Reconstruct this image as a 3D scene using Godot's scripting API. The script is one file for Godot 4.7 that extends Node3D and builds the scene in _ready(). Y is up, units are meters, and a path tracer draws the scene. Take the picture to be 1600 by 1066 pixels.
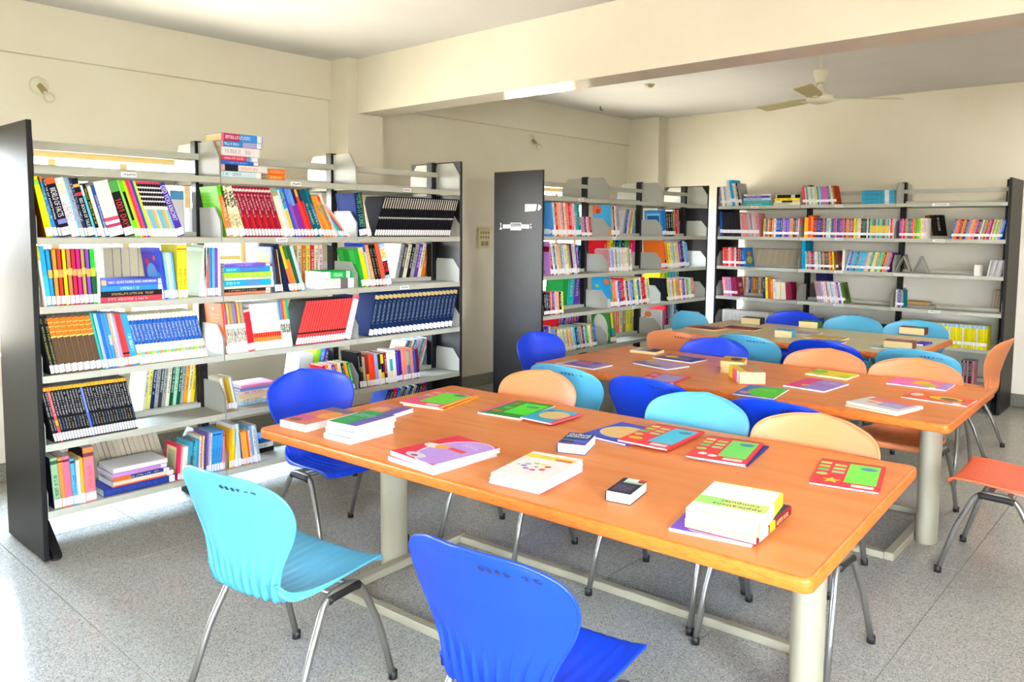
extends Node3D
# A school library: three double-faced book racks, three reading tables, plastic shell chairs, daylight from windows.
# Measured frame: x to the right along the tables, y up, z AWAY from the camera; V() turns it into Godot's axes.

const FOCAL := 1224.98          # pixels of the 1600 x 1066 photograph
const YAW := -0.7321
const PITCH := -0.0825
const ROLL := 0.008
const EYE := 1.6142
const SHIFT := -72.7

const WX := -5.62               # window wall
const WZ := 8.55                # back wall
const EX := 3.4                 # wall beyond the frame, beside the camera
const SZ := -2.6                # wall behind the camera
const CEIL := 3.0
const RACK_H := 2.1
const LEVELS := [0.25, 0.575, 0.905, 1.235, 1.56, 1.89]

var cam_r: Vector3
var cam_u: Vector3
var cam_f: Vector3
var used := {}
var rng := RandomNumberGenerator.new()
var M := {}

func V(x: float, y: float, z: float) -> Vector3:
	return Vector3(x, y, -z)

func numbered(called: String) -> String:
	if not used.has(called):
		used[called] = 0
		return called
	used[called] += 1
	return "%s_%03d" % [called, used[called]]

# ---------- camera arithmetic (measured frame) ----------
func lens_axes() -> void:
	var cy := cos(YAW); var sy := sin(YAW); var cp := cos(PITCH); var sp := sin(PITCH); var cr := cos(ROLL); var sr := sin(ROLL)
	var r := Vector3(cy, 0, -sy)
	var u := Vector3(-sy * sp, cp, -cy * sp)
	cam_f = Vector3(sy * cp, sp, cy * cp)
	cam_r = r * cr + u * sr
	cam_u = u * cr - r * sr

func pix(p: Vector3) -> Vector2:
	var d := p - Vector3(0, EYE, 0)
	var z := d.dot(cam_f)
	return Vector2(800.0 + FOCAL * d.dot(cam_r) / z, 533.0 + SHIFT - FOCAL * d.dot(cam_u) / z)

func at_height(u: float, v: float, y: float) -> Vector3:
	var d := cam_r * ((u - 800.0) / FOCAL) - cam_u * ((v - 533.0 - SHIFT) / FOCAL) + cam_f
	return Vector3(0, EYE, 0) + d * ((y - EYE) / d.y)

# ---------- mesh helpers ----------
func stool(smooth := false) -> SurfaceTool:
	var st := SurfaceTool.new()
	st.begin(Mesh.PRIMITIVE_TRIANGLES)
	st.set_smooth_group(0 if smooth else -1)
	return st

func tri(st: SurfaceTool, a: Vector3, b: Vector3, c: Vector3, out: Vector3) -> void:
	if (b - a).cross(c - a).dot(out) > 0.0:
		var t := b; b = c; c = t
	st.add_vertex(a); st.add_vertex(b); st.add_vertex(c)

func quad(st: SurfaceTool, a: Vector3, b: Vector3, c: Vector3, d: Vector3, out: Vector3) -> void:
	tri(st, a, b, c, out)
	tri(st, a, c, d, out)

func box(st: SurfaceTool, c: Vector3, s: Vector3, b := Basis()) -> void:
	var h := s * 0.5
	for a in 3:
		for sg in [-1.0, 1.0]:
			var n := Vector3.ZERO; n[a] = sg
			var p := []
			for k in [[-1, -1], [1, -1], [1, 1], [-1, 1]]:
				var v := Vector3.ZERO
				v[a] = sg * h[a]; v[(a + 1) % 3] = k[0] * h[(a + 1) % 3]; v[(a + 2) % 3] = k[1] * h[(a + 2) % 3]
				p.append(c + b * v)
			quad(st, p[0], p[1], p[2], p[3], b * n)

func cbox(st: SurfaceTool, c: Vector3, s: Vector3, r: float, b := Basis()) -> void:
	# a box with chamfered edges
	var h := s * 0.5
	r = minf(r, minf(h.x, minf(h.y, h.z)) * 0.9)
	var pt := func(sx: float, sy: float, sz: float, a: int) -> Vector3:
		var v := Vector3(sx * (h.x - r), sy * (h.y - r), sz * (h.z - r))
		v[a] = [sx, sy, sz][a] * h[a]
		return c + b * v
	for a in 3:
		for sg in [-1.0, 1.0]:
			var p := []
			for k in [[-1.0, -1.0], [1.0, -1.0], [1.0, 1.0], [-1.0, 1.0]]:
				var q := [0.0, 0.0, 0.0]
				q[a] = sg; q[(a + 1) % 3] = k[0]; q[(a + 2) % 3] = k[1]
				p.append(pt.call(q[0], q[1], q[2], a))
			var n := Vector3.ZERO; n[a] = sg
			quad(st, p[0], p[1], p[2], p[3], b * n)
	for a in 3:
		var a1 := (a + 1) % 3; var a2 := (a + 2) % 3
		for s1 in [-1.0, 1.0]:
			for s2 in [-1.0, 1.0]:
				var q0 := [0.0, 0.0, 0.0]; var q1 := [0.0, 0.0, 0.0]
				q0[a] = -1.0; q1[a] = 1.0
				q0[a1] = s1; q1[a1] = s1; q0[a2] = s2; q1[a2] = s2
				var n := Vector3.ZERO; n[a1] = s1; n[a2] = s2
				quad(st, pt.call(q0[0], q0[1], q0[2], a1), pt.call(q1[0], q1[1], q1[2], a1), pt.call(q1[0], q1[1], q1[2], a2), pt.call(q0[0], q0[1], q0[2], a2), b * n)
	for sx in [-1.0, 1.0]:
		for sy in [-1.0, 1.0]:
			for sz in [-1.0, 1.0]:
				tri(st, pt.call(sx, sy, sz, 0), pt.call(sx, sy, sz, 1), pt.call(sx, sy, sz, 2), b * Vector3(sx, sy, sz))

func tube(st: SurfaceTool, path: Array, r: float, n := 10, closed := false) -> void:
	var m := path.size()
	var rings := []
	var up := Vector3.UP
	for i in m:
		var t: Vector3
		if closed:
			t = (path[(i + 1) % m] - path[(i + m - 1) % m]).normalized()
		else:
			t = (path[mini(i + 1, m - 1)] - path[maxi(i - 1, 0)]).normalized()
		var s := up.cross(t)
		if s.length() < 0.05:
			s = Vector3.RIGHT.cross(t)
		s = s.normalized()
		if rings.size() and i > 0:
			var prev: Vector3 = rings[-1][0] - path[i - 1]
			s = (prev - t * prev.dot(t)).normalized()
		var w := t.cross(s)
		var ring := []
		for k in n:
			var a := TAU * k / n
			ring.append(path[i] + (s * cos(a) + w * sin(a)) * r)
		rings.append(ring)
	for i in (m if closed else m - 1):
		var A: Array = rings[i]; var B: Array = rings[(i + 1) % m]
		for k in n:
			var k2 := (k + 1) % n
			quad(st, A[k], A[k2], B[k2], B[k], (A[k] + A[k2]) * 0.5 - path[i])
	if not closed:
		for k in range(1, n - 1):
			tri(st, rings[0][0], rings[0][k], rings[0][k + 1], path[0] - path[1])
			tri(st, rings[m - 1][0], rings[m - 1][k], rings[m - 1][k + 1], path[m - 1] - path[m - 2])

func lathe(st: SurfaceTool, prof: Array, n := 24, xf := Transform3D()) -> void:
	for i in prof.size() - 1:
		var p: Vector2 = prof[i]; var q: Vector2 = prof[i + 1]
		for k in n:
			var a := TAU * k / n; var a2 := TAU * (k + 1) / n
			var nrm := Vector3(cos((a + a2) / 2), 0, sin((a + a2) / 2)) * (q.y - p.y) + Vector3.UP * (p.x - q.x)
			if q.y < p.y:
				nrm = Vector3(cos((a + a2) / 2), 0, sin((a + a2) / 2)) * (p.y - q.y) + Vector3.UP * (q.x - p.x)
				nrm = Vector3(nrm.x, nrm.y, nrm.z)
			var A := xf * Vector3(p.x * cos(a), p.y, p.x * sin(a)); var B := xf * Vector3(p.x * cos(a2), p.y, p.x * sin(a2))
			var C := xf * Vector3(q.x * cos(a2), q.y, q.x * sin(a2)); var D := xf * Vector3(q.x * cos(a), q.y, q.x * sin(a))
			if p.x > 1e-5:
				tri(st, A, B, C, xf.basis * nrm)
			if q.x > 1e-5:
				tri(st, A, C, D, xf.basis * nrm)

func prism(st: SurfaceTool, poly: Array, base: Vector3, ex: Vector3, ey: Vector3, depth: Vector3) -> void:
	# poly of Vector2 in the plane (ex, ey), pushed along depth
	var pts := PackedVector2Array(poly)
	var idx := Geometry2D.triangulate_polygon(pts)
	var P := func(i: int, k: float) -> Vector3: return base + ex * pts[i].x + ey * pts[i].y + depth * k
	for i in range(0, idx.size(), 3):
		tri(st, P.call(idx[i], 0.0), P.call(idx[i + 1], 0.0), P.call(idx[i + 2], 0.0), -depth)
		tri(st, P.call(idx[i], 1.0), P.call(idx[i + 1], 1.0), P.call(idx[i + 2], 1.0), depth)
	var ccw := 0.0
	for i in pts.size():
		var a := pts[i]; var b := pts[(i + 1) % pts.size()]
		ccw += a.x * b.y - b.x * a.y
	for i in pts.size():
		var j := (i + 1) % pts.size()
		var e := pts[j] - pts[i]
		var n := (ex * e.y - ey * e.x) * (1.0 if ccw > 0 else -1.0)
		quad(st, P.call(i, 0.0), P.call(j, 0.0), P.call(j, 1.0), P.call(i, 1.0), n)

func built(st: SurfaceTool) -> ArrayMesh:
	st.generate_normals()
	return st.commit()

func put(called: String, mesh: Mesh, mat: Material, parent: Node = null) -> MeshInstance3D:
	var o := MeshInstance3D.new()
	o.mesh = mesh
	o.material_override = mat
	if parent == null:
		o.name = numbered(called)
		add_child(o)
	else:
		o.name = called
		parent.add_child(o, true)
	return o

func tag(o: Node, label: String, category: String, group := "") -> Node:
	o.set_meta("label", label)
	o.set_meta("category", category)
	if group:
		o.set_meta("group", group)
	return o

func thing(called: String, label: String, category: String, at := Vector3.ZERO, turn := 0.0, group := "") -> Node3D:
	var o := Node3D.new()
	o.name = numbered(called)
	add_child(o)
	o.position = at
	o.rotation.y = turn
	tag(o, label, category, group)
	return o

func struct(called: String, st: SurfaceTool, mat: Material, parent: Node = null) -> MeshInstance3D:
	var o := put(called, built(st), mat, parent)
	if parent == null:
		o.set_meta("kind", "structure")
	return o

# ---------- materials ----------
func noise_tex(freq: float, ramp: Array, size := 256, octaves := 3, seed_ := 1, type := FastNoiseLite.TYPE_SIMPLEX_SMOOTH) -> NoiseTexture2D:
	var n := FastNoiseLite.new()
	n.seed = seed_; n.frequency = freq; n.fractal_octaves = octaves; n.noise_type = type
	var t := NoiseTexture2D.new()
	t.width = size; t.height = size; t.seamless = true; t.noise = n
	if ramp.size():
		var g := Gradient.new()
		g.offsets = PackedFloat32Array(); g.colors = PackedColorArray()
		var off := PackedFloat32Array(); var col := PackedColorArray()
		for r in ramp:
			off.append(r[0]); col.append(Color(r[1]))
		g.offsets = off; g.colors = col
		t.color_ramp = g
	return t

func mat(c: String, rough := 0.5, metal := 0.0, spec := 0.5) -> StandardMaterial3D:
	var m := StandardMaterial3D.new()
	m.albedo_color = Color(c); m.roughness = rough; m.metallic = metal; m.metallic_specular = spec
	return m

func tri_mat(tex: Texture2D, scale: float, rough := 0.5, spec := 0.5, tint := "#ffffff") -> StandardMaterial3D:
	var m := mat(tint, rough, 0.0, spec)
	m.albedo_texture = tex
	m.uv1_triplanar = true; m.uv1_world_triplanar = true
	m.uv1_scale = Vector3.ONE * scale
	return m

func speckle() -> ImageTexture:
	var im := Image.create(1024, 1024, false, Image.FORMAT_RGB8)
	im.fill(Color("#b0afa8"))
	var r := RandomNumberGenerator.new()
	r.seed = 7
	var pal := [Color("#bbbbb3"), Color("#b2b1a8"), Color("#c6c6bf"), Color("#8d8c85"), Color("#7b7a74"), Color("#9a968c"), Color("#aca698"), Color("#62625e")]
	for i in 74000:
		var c: Color = pal[r.randi() % pal.size()]
		var w := r.randi_range(2, 5); var h := r.randi_range(2, 5)
		im.fill_rect(Rect2i(r.randi_range(0, 1023 - w), r.randi_range(0, 1023 - h), w, h), c.lightened(0.14))
	return ImageTexture.create_from_image(im)

func make_materials() -> void:
	M.wall = tri_mat(noise_tex(0.01, [[0.0, "#f1e9d4"], [0.5, "#f4eddb"], [1.0, "#f6f0e1"]], 256, 4, 3), 0.35, 0.42, 0.4)
	M.beam = tri_mat(M.wall.albedo_texture, 0.35, 0.14, 0.5)
	M.ceiling = tri_mat(noise_tex(0.012, [[0.0, "#e6e2de"], [1.0, "#edeae6"]], 256, 3, 5), 0.3, 0.85)
	M.floor = tri_mat(speckle(), 0.95, 0.15, 0.5)
	M.joint = mat("#7d7b74", 0.8)
	M.skirt = tri_mat(M.floor.albedo_texture, 1.1, 0.25, 0.5, "#b9b7ae")
	M.frame = mat("#d9bd84", 0.5)
	M.bar = mat("#d8d6cc", 0.5)
	M.glass = mat("#f4fbfb", 0.02)
	M.glass.albedo_color.a = 0.06
	M.glass.transparency = BaseMaterial3D.TRANSPARENCY_ALPHA
	M.black = tri_mat(noise_tex(0.02, [[0.0, "#101013"], [0.6, "#151518"], [1.0, "#1b1b1e"]], 256, 4, 9), 1.2, 0.4, 0.4)
	M.post = mat("#0f1013", 0.45, 0.0, 0.35)
	M.steel = mat("#bbbcae", 0.36)
	M.bracket = mat("#b4b5ac", 0.6, 0.0, 0.4)
	M.strip = mat("#fbfbf8", 0.5)
	var grain := noise_tex(0.006, [[0.0, "#ec8a4a"], [0.4, "#f29658"], [0.7, "#f49b5e"], [1.0, "#ee8e50"]], 512, 4, 21)
	M.top = mat("#ffffff", 0.22, 0.0, 0.5)
	M.top.albedo_texture = grain
	M.top.uv1_triplanar = true
	M.top.uv1_scale = Vector3(0.3, 1.0, 2.0)
	var grain2 := noise_tex(0.007, [[0.0, "#ddcd9f"], [0.5, "#e3d4a9"], [1.0, "#e8dab2"]], 512, 4, 22)
	M.top_beige = mat("#ffffff", 0.28)
	M.top_beige.albedo_texture = grain2
	M.top_beige.uv1_triplanar = true
	M.top_beige.uv1_scale = Vector3(0.3, 1.0, 2.0)
	M.edge = tri_mat(noise_tex(0.03, [[0.0, "#a84a10"], [0.4, "#d86e22"], [0.75, "#e67c2c"], [1.0, "#bd5a18"]], 512, 5, 23), 1.6, 0.35)
	M.edge.uv1_scale = Vector3(1.2, 9.0, 1.2)
	M.leg = mat("#a8a28c", 0.42)
	M.chrome = mat("#93928e", 0.34, 0.75)
	M.rubber = mat("#17171a", 0.5)
	M.ink = mat("#1b2340", 0.7)
	M.chair_cyan = mat("#5ab4da", 0.34)
	M.chair_blue = mat("#0d3fdc", 0.32)
	M.chair_peach = mat("#e88e5a", 0.42)
	M.chair_orange = mat("#ee6a44", 0.42)
	for k in ["chair_cyan", "chair_blue", "chair_peach", "chair_orange"]:
		M[k].subsurf_scatter_enabled = false
	M.pages = tri_mat(noise_tex(0.15, [[0.0, "#d9d4c6"], [1.0, "#f3f0e6"]], 128, 2, 31), 6.0, 0.85)
	M.white_pages = mat("#f7f5f0", 0.85)
	M.old_pages = tri_mat(noise_tex(0.2, [[0.0, "#b3a58c"], [1.0, "#d3c7ae"]], 128, 2, 33), 6.0, 0.9)
	M.buff_pages = mat("#efd9a2", 0.85)
	M.sticker = mat("#f6f5f8", 0.55)
	M.ivory = mat("#e9e6cc", 0.45)
	M.white_text = mat("#f7f7f7", 0.6)
	M.red_text = mat("#d8202c", 0.6)
	M.lime_text = mat("#6fc24a", 0.6)
	M.black_text = mat("#201d25", 0.6)
	M.purple_text = mat("#6b2a6c", 0.6)

# ---------- the room ----------
func wall_with_holes(called: String, along: Vector3, at: Vector3, normal: Vector3, length: float, holes: Array, thick := 0.32) -> MeshInstance3D:
	# a wall as blocks round its openings; holes: [s0, s1, y0, y1] sorted along the wall
	var st := stool()
	var s := 0.0
	var blk := func(s0: float, s1: float, y0: float, y1: float) -> void:
		if s1 - s0 > 0.001 and y1 - y0 > 0.001:
			box(st, at + along * ((s0 + s1) / 2) + Vector3.UP * ((y0 + y1) / 2) - normal * (thick / 2), Vector3(s1 - s0, y1 - y0, thick), Basis(along, Vector3.UP, along.cross(Vector3.UP)))
	for h in holes:
		blk.call(s, h[0], 0.0, CEIL + 0.1)
		blk.call(h[0], h[1], 0.0, h[2])
		blk.call(h[0], h[1], h[3], CEIL + 0.1)
		s = h[1]
	blk.call(s, length, 0.0, CEIL + 0.1)
	return struct(called, st, M.wall)

var window_count := 0
func window(along: Vector3, at: Vector3, normal: Vector3, w: float, y0: float, y1: float, panes: int) -> void:
	# at: the opening's start at floor height on the wall's room face
	window_count += 1
	var root := Node3D.new()
	root.name = "window_%d" % window_count
	add_child(root)
	root.set_meta("kind", "structure")
	root.set_meta("label", "tan framed window with thin level bars in the cream wall")  # the made-up fill windows of the front and right walls share this label
	var b := Basis(along, Vector3.UP, along.cross(Vector3.UP))
	var o := at - normal * 0.22
	var P := func(s: float, y: float) -> Vector3: return o + along * s + Vector3.UP * y
	var st := stool()
	box(st, P.call(w / 2, y0 + 0.025), Vector3(w, 0.05, 0.07), b)
	box(st, P.call(w / 2, y1 - 0.02), Vector3(w, 0.04, 0.07), b)
	box(st, P.call(0.02, (y0 + y1) / 2), Vector3(0.04, y1 - y0 - 0.1, 0.07), b)
	box(st, P.call(w - 0.02, (y0 + y1) / 2), Vector3(0.04, y1 - y0 - 0.1, 0.07), b)
	put("window_frame", built(st), M.frame, root)
	var step := w / panes
	for i in range(1, panes):
		var sm := stool()
		box(sm, P.call(step * i, (y0 + y1) / 2), Vector3(0.05, y1 - y0 - 0.1, 0.06), b)
		put("mullion", built(sm), M.frame, root)
	var ty := y0 + (y1 - y0) * 0.44
	var tr := stool()
	for i in panes:
		box(tr, P.call(step * (i + 0.5), ty), Vector3(step - 0.06, 0.035, 0.05), b)
	put("transom", built(tr), M.frame, root)
	for i in panes:
		var sp := stool()
		box(sp, P.call(step * (i + 0.5), (y0 + y1) / 2), Vector3(step - 0.05, y1 - y0 - 0.1, 0.004), b)
		put("pane", built(sp), M.glass, root)
	var y := y0 + 0.14
	while y < y1 - 0.08:
		if absf(y - ty) > 0.04:
			var sb := stool()
			box(sb, P.call(w / 2, y) + normal * 0.05, Vector3(w - 0.02, 0.01, 0.01), b)
			put("bar", built(sb), M.bar, root)
		y += 0.115

func make_room() -> void:
	# floor: a bed with joints, and tiles on it
	var st := stool()
	box(st, V((WX + EX) / 2, -0.06, (WZ + SZ) / 2), Vector3(EX - WX + 0.5, 0.1, WZ - SZ + 0.5))
	var fl := struct("floor", st, M.joint)
	var size := 0.6
	var tile := stool()
	cbox(tile, Vector3(0, -0.005, 0), Vector3(size - 0.0025, 0.01, size - 0.0025), 0.001)
	var tm := built(tile)
	var nx := int(ceil((EX - WX) / size)); var nz := int(ceil((WZ - SZ) / size))
	for i in nx:
		for j in nz:
			var o := put("tile", tm, M.floor, fl)
			o.position = V(WX + 0.29 + size * i, 0, 1.745 - 0.3 - size * 7 + size * j)
			if o.position.z < -WZ - 0.2:
				o.free()
	# ceiling slab and beams
	st = stool()
	box(st, V((WX + EX) / 2, CEIL + 0.1, (WZ + SZ) / 2), Vector3(EX - WX + 0.5, 0.2, WZ - SZ + 0.5))
	struct("ceiling", st, M.ceiling)
	st = stool()
	box(st, V((-5.35 + EX) / 2, (2.56 + CEIL) / 2, 4.16), Vector3(EX + 5.35, CEIL - 2.56, 0.26))
	struct("trim_1", st, M.beam).set_meta("label", "deep cream ceiling beam crossing the room")
	st = stool()
	box(st, V((WX - 5.35) / 2, CEIL / 2, 4.11), Vector3(WX * -1 - 5.35, CEIL, 0.36))
	struct("trim_2", st, M.wall).set_meta("label", "cream column carrying the ceiling beam")
	st = stool()
	box(st, V(-5.39, CEIL / 2, 8.49), Vector3(0.46, CEIL, 0.18))
	struct("trim_3", st, M.wall).set_meta("label", "cream corner column beside the back wall")
	st = stool()
	box(st, V(WX + 0.02, (2.68 + CEIL) / 2, (SZ + 3.93) / 2), Vector3(0.045, CEIL - 2.68, 3.93 - SZ))
	struct("trim_4", st, M.wall).set_meta("label", "shallow cream lintel band above the windows")
	st = stool()
	box(st, V(WX + 0.02, (2.68 + CEIL) / 2, (4.29 + 8.4) / 2), Vector3(0.045, CEIL - 2.68, 8.4 - 4.29))
	struct("trim_5", st, M.wall).set_meta("label", "shallow cream lintel band beyond the column")
	# walls; distances along the window wall run from SZ
	var za := Vector3(0, 0, -1)
	var holes := [[0.3, 1.8, 0.8, 2.13], [3.55, 5.85, 0.8, 2.11], [8.75, 10.2, 0.8, 2.1]]
	wall_with_holes("wall_left", za, V(WX, 0, SZ), Vector3(1, 0, 0), WZ - SZ, holes)
	for h in holes:
		window(za, V(WX, 0, SZ + h[0]), Vector3(1, 0, 0), h[1] - h[0], h[2], h[3], 5 if h[1] - h[0] > 2 else 4)
	wall_with_holes("wall_back", Vector3(1, 0, 0), V(WX - 0.22, 0, WZ), Vector3(0, 0, 1), EX - WX + 0.44, [])
	var rear := [[6.4, 8.4, 0.8, 2.2]]  # invented window behind the camera, added for frontal fill light
	wall_with_holes("wall_front", Vector3(1, 0, 0), V(WX - 0.22, 0, SZ), Vector3(0, 0, -1), EX - WX + 0.44, rear)
	for h in rear:
		window(Vector3(1, 0, 0), V(WX - 0.22 + h[0], 0, SZ), Vector3(0, 0, -1), h[1] - h[0], h[2], h[3], 5)
	var side := [[1.0, 3.2, 0.8, 2.2]]  # another unseen window, made up to bring in light from the right
	wall_with_holes("wall_right", za, V(EX, 0, SZ), Vector3(-1, 0, 0), WZ - SZ, side)
	for h in side:
		window(za, V(EX, 0, SZ + h[0]), Vector3(-1, 0, 0), h[1] - h[0], h[2], h[3], 5)
	# granite skirting
	for s in [["baseboard_left", V(WX + 0.006, 0.06, (SZ + WZ) / 2), Vector3(0.012, 0.12, WZ - SZ)], ["baseboard_back", V((WX + EX) / 2, 0.06, WZ - 0.006), Vector3(EX - WX, 0.12, 0.012)]]:
		var sk := stool()
		cbox(sk, s[1], s[2], 0.004)
		struct(s[0], sk, M.skirt)
	var sk := stool()
	box(sk, V(-5.344, 0.06, 4.11), Vector3(0.012, 0.12, 0.37))
	box(sk, V(-5.48, 0.06, 3.924), Vector3(0.28, 0.12, 0.012))
	struct("trim_6", sk, M.skirt).set_meta("label", "grey granite skirting round the cream column")

# ---------- small fittings ----------
func wall_lamp(at: Vector3, label: String) -> void:
	var t := thing("wall_lamp", label, "lamp", at, 0.0, "unlit bulbs on the window wall")
	var st := stool(true)
	var face := Transform3D(Basis(Vector3(0, 1, 0), Vector3(1, 0, 0), Vector3(0, 0, -1)), Vector3.ZERO)
	lathe(st, [Vector2(0.0, 0.016), Vector2(0.045, 0.014), Vector2(0.055, 0.006), Vector2(0.056, 0.0)], 24, face)
	put("wall_plate", built(st), M.ivory, t)
	var dir := Vector3(0.62, -0.72, -0.3).normalized()
	var side := dir.cross(Vector3.UP).normalized()
	var aim := Transform3D(Basis(side, dir, side.cross(dir)), Vector3(0.015, 0.0, 0))
	st = stool(true)
	lathe(st, [Vector2(0.0, 0.0), Vector2(0.016, 0.0), Vector2(0.018, 0.05), Vector2(0.0175, 0.062), Vector2(0.0, 0.062)], 18, aim)
	put("holder", built(st), mat("#a58f63", 0.5), t)
	st = stool(true)
	var prof := [Vector2(0.013, 0.06)]
	for k in 11:
		var a := -1.05 + k * (1.05 + PI / 2) / 10.0
		prof.append(Vector2(maxf(0.0, 0.03 * cos(a)), 0.108 + 0.03 * sin(a)))
	lathe(st, prof, 20, aim)
	put("bulb", built(st), mat("#ece6d2", 0.15), t)

func ceiling_fan() -> void:
	var p := at_depth(1281, 155, 6.05)
	var t := thing("ceiling_fan", "cream three-bladed ceiling fan hanging beyond the beam", "fan", Vector3(p.x, CEIL, -p.z))
	var drop := CEIL - p.y
	var st := stool(true)
	lathe(st, [Vector2(0.012, 0.0), Vector2(0.012, -drop + 0.1)], 12)
	put("down_rod", built(st), M.ivory, t)
	st = stool()
	for a in [0.5, 2.2]:
		box(st, Vector3(cos(a) * 0.05, -0.006, sin(a) * 0.05), Vector3(0.07, 0.01, 0.03), Basis(Vector3.UP, -a))
	put("ceiling_hook", built(st), M.post, t)
	var y := -drop
	st = stool(true)
	lathe(st, [Vector2(0.0, y + 0.215), Vector2(0.05, y + 0.215), Vector2(0.053, y + 0.19), Vector2(0.04, y + 0.15), Vector2(0.028, y + 0.118), Vector2(0.0, y + 0.118)], 24)
	put("canopy_cup", built(st), M.ivory, t)
	st = stool(true)
	lathe(st, [Vector2(0.0, y + 0.115), Vector2(0.026, y + 0.11), Vector2(0.032, y + 0.06), Vector2(0.06, y + 0.04), Vector2(0.095, y + 0.02), Vector2(0.1, y), Vector2(0.09, y - 0.02), Vector2(0.05, y - 0.032), Vector2(0.0, y - 0.036)], 28)
	put("motor", built(st), M.ivory, t)
	for k in 3:
		var a := deg_to_rad(39.0 + 120.0 * k)
		var b := Basis(Vector3.UP, a) * Basis(Vector3.RIGHT, 0.2)
		var sb := stool()
		var outline := [Vector2(0.12, -0.04), Vector2(0.2, -0.06), Vector2(0.58, -0.07), Vector2(0.6, -0.06), Vector2(0.6, 0.05), Vector2(0.57, 0.06), Vector2(0.2, 0.05), Vector2(0.12, 0.03)]
		prism(sb, outline, Vector3(0, y, 0), b.x, b.z, b.y * 0.006)
		put("blade", built(sb), mat("#d6cfa2", 0.5), t)
		sb = stool()
		box(sb, Vector3(0, y, 0) + b.x * 0.12, Vector3(0.1, 0.01, 0.035), b)
		put("blade_arm", built(sb), M.ivory, t)

func at_depth(u: float, v: float, z: float) -> Vector3:
	var d := cam_r * ((u - 800.0) / FOCAL) - cam_u * ((v - 533.0 - SHIFT) / FOCAL) + cam_f
	return Vector3(0, EYE, 0) + d * (z / d.z)

func at_side(u: float, v: float, x: float) -> Vector3:
	var d := cam_r * ((u - 800.0) / FOCAL) - cam_u * ((v - 533.0 - SHIFT) / FOCAL) + cam_f
	return Vector3(0, EYE, 0) + d * (x / d.x)

func added_fill_lamp(x: float, z: float, energy: float, label: String) -> void:
	# a made-up batten lamp, out of view, added to lighten tables and ceiling
	var t := thing("added_fill_lamp", label, "lamp", V(x, CEIL, z), 0.0, "added fill lamps on the ceiling")
	var st := stool()
	cbox(st, Vector3(0, -0.025, 0), Vector3(0.09, 0.05, 1.26), 0.006)
	put("tray", built(st), M.strip, t)
	st = stool(true)
	tube(st, [Vector3(0, -0.068, -0.6), Vector3(0, -0.068, 0.6)], 0.014, 14)
	var glow := mat("#ffffff", 0.4)
	glow.emission_enabled = true
	glow.emission = Color("#fffaf0")
	glow.emission_energy_multiplier = 6.0
	put("added_glow_tube", built(st), glow, t)
	var l := AreaLight3D.new()
	l.name = "added_fill_light"
	l.area_size = Vector2(0.12, 1.2)
	l.light_energy = energy
	l.light_color = Color("#fff8ee")
	l.area_range = 14.0
	l.shadow_enabled = true
	t.add_child(l)
	l.position = Vector3(0, -0.09, 0)
	l.rotation.x = -PI / 2

func fittings() -> void:
	added_fill_lamp(1.0, -0.9, 8.0, "added fill lamp on the ceiling beside the end wall window")
	added_fill_lamp(1.0, 1.7, 8.0, "added fill lamp on the ceiling in front of the deep beam")
	added_fill_lamp(-1.6, -1.2, 8.0, "added fill lamp on the ceiling above the blank end wall")
	added_fill_lamp(-0.4, 5.5, 6.0, "added fill lamp on the ceiling just beyond the deep beam")
	added_fill_lamp(-0.35, 7.4, 6.0, "added fill lamp on the ceiling near the back wall")
	wall_lamp(V(WX, 2.5, 1.75), "unlit bulb in a holder on the cream wall above the bare-panel rack")
	wall_lamp(V(WX, 2.59, 6.55), "unlit bulb in a holder on the cream wall above the sign-panel rack")
	ceiling_fan()
	var st := stool()
	cbox(st, Vector3(0.012, 0, 0), Vector3(0.024, 0.2, 0.17), 0.004)
	var t := thing("switch_board", "cream switch board on the wall between two book racks", "switch", V(WX, 1.525, 5.8))
	put("plate", built(st), mat("#e2d5a4", 0.4), t)
	for r in 2:
		for c in 4:
			st = stool()
			cbox(st, Vector3(0.027, 0.055 - r * 0.045, -0.055 + c * 0.036), Vector3(0.01, 0.028, 0.018), 0.002)
			put("switch_key", built(st), mat("#a7997a", 0.4), t)
	for c in 2:
		st = stool()
		cbox(st, Vector3(0.027, -0.055, -0.03 + c * 0.06), Vector3(0.008, 0.045, 0.045), 0.002)
		put("socket", built(st), mat("#8f8674", 0.4), t)
	var p := at_height(1015, 132, CEIL)
	st = stool(true)
	lathe(st, [Vector2(0.0, -0.03), Vector2(0.03, -0.03), Vector2(0.05, -0.005), Vector2(0.05, 0.0)], 20)
	var r := put("ceiling_rose", built(st), mat("#d8c9a0", 0.5))
	r.position = V(p.x, CEIL, p.z)
	tag(r, "small cream ceiling rose on the white ceiling", "ceiling rose")
	p = at_height(938, 166, CEIL)
	st = stool()
	tube(st, [Vector3(0, 0, 0), Vector3(0, -0.03, 0), Vector3(0.012, -0.045, 0), Vector3(0.03, -0.04, 0)], 0.005, 8)
	r = put("ceiling_hook", built(st), M.post)
	r.position = V(p.x, CEIL, p.z)
	tag(r, "small dark bare hook in the white ceiling", "hook")

# ---------- racks ----------
const BAY := 0.913
const DEPTH := 0.54
# each rack: where its front line starts, which way it runs, which way it faces (Godot axes)
var racks := {}

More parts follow.
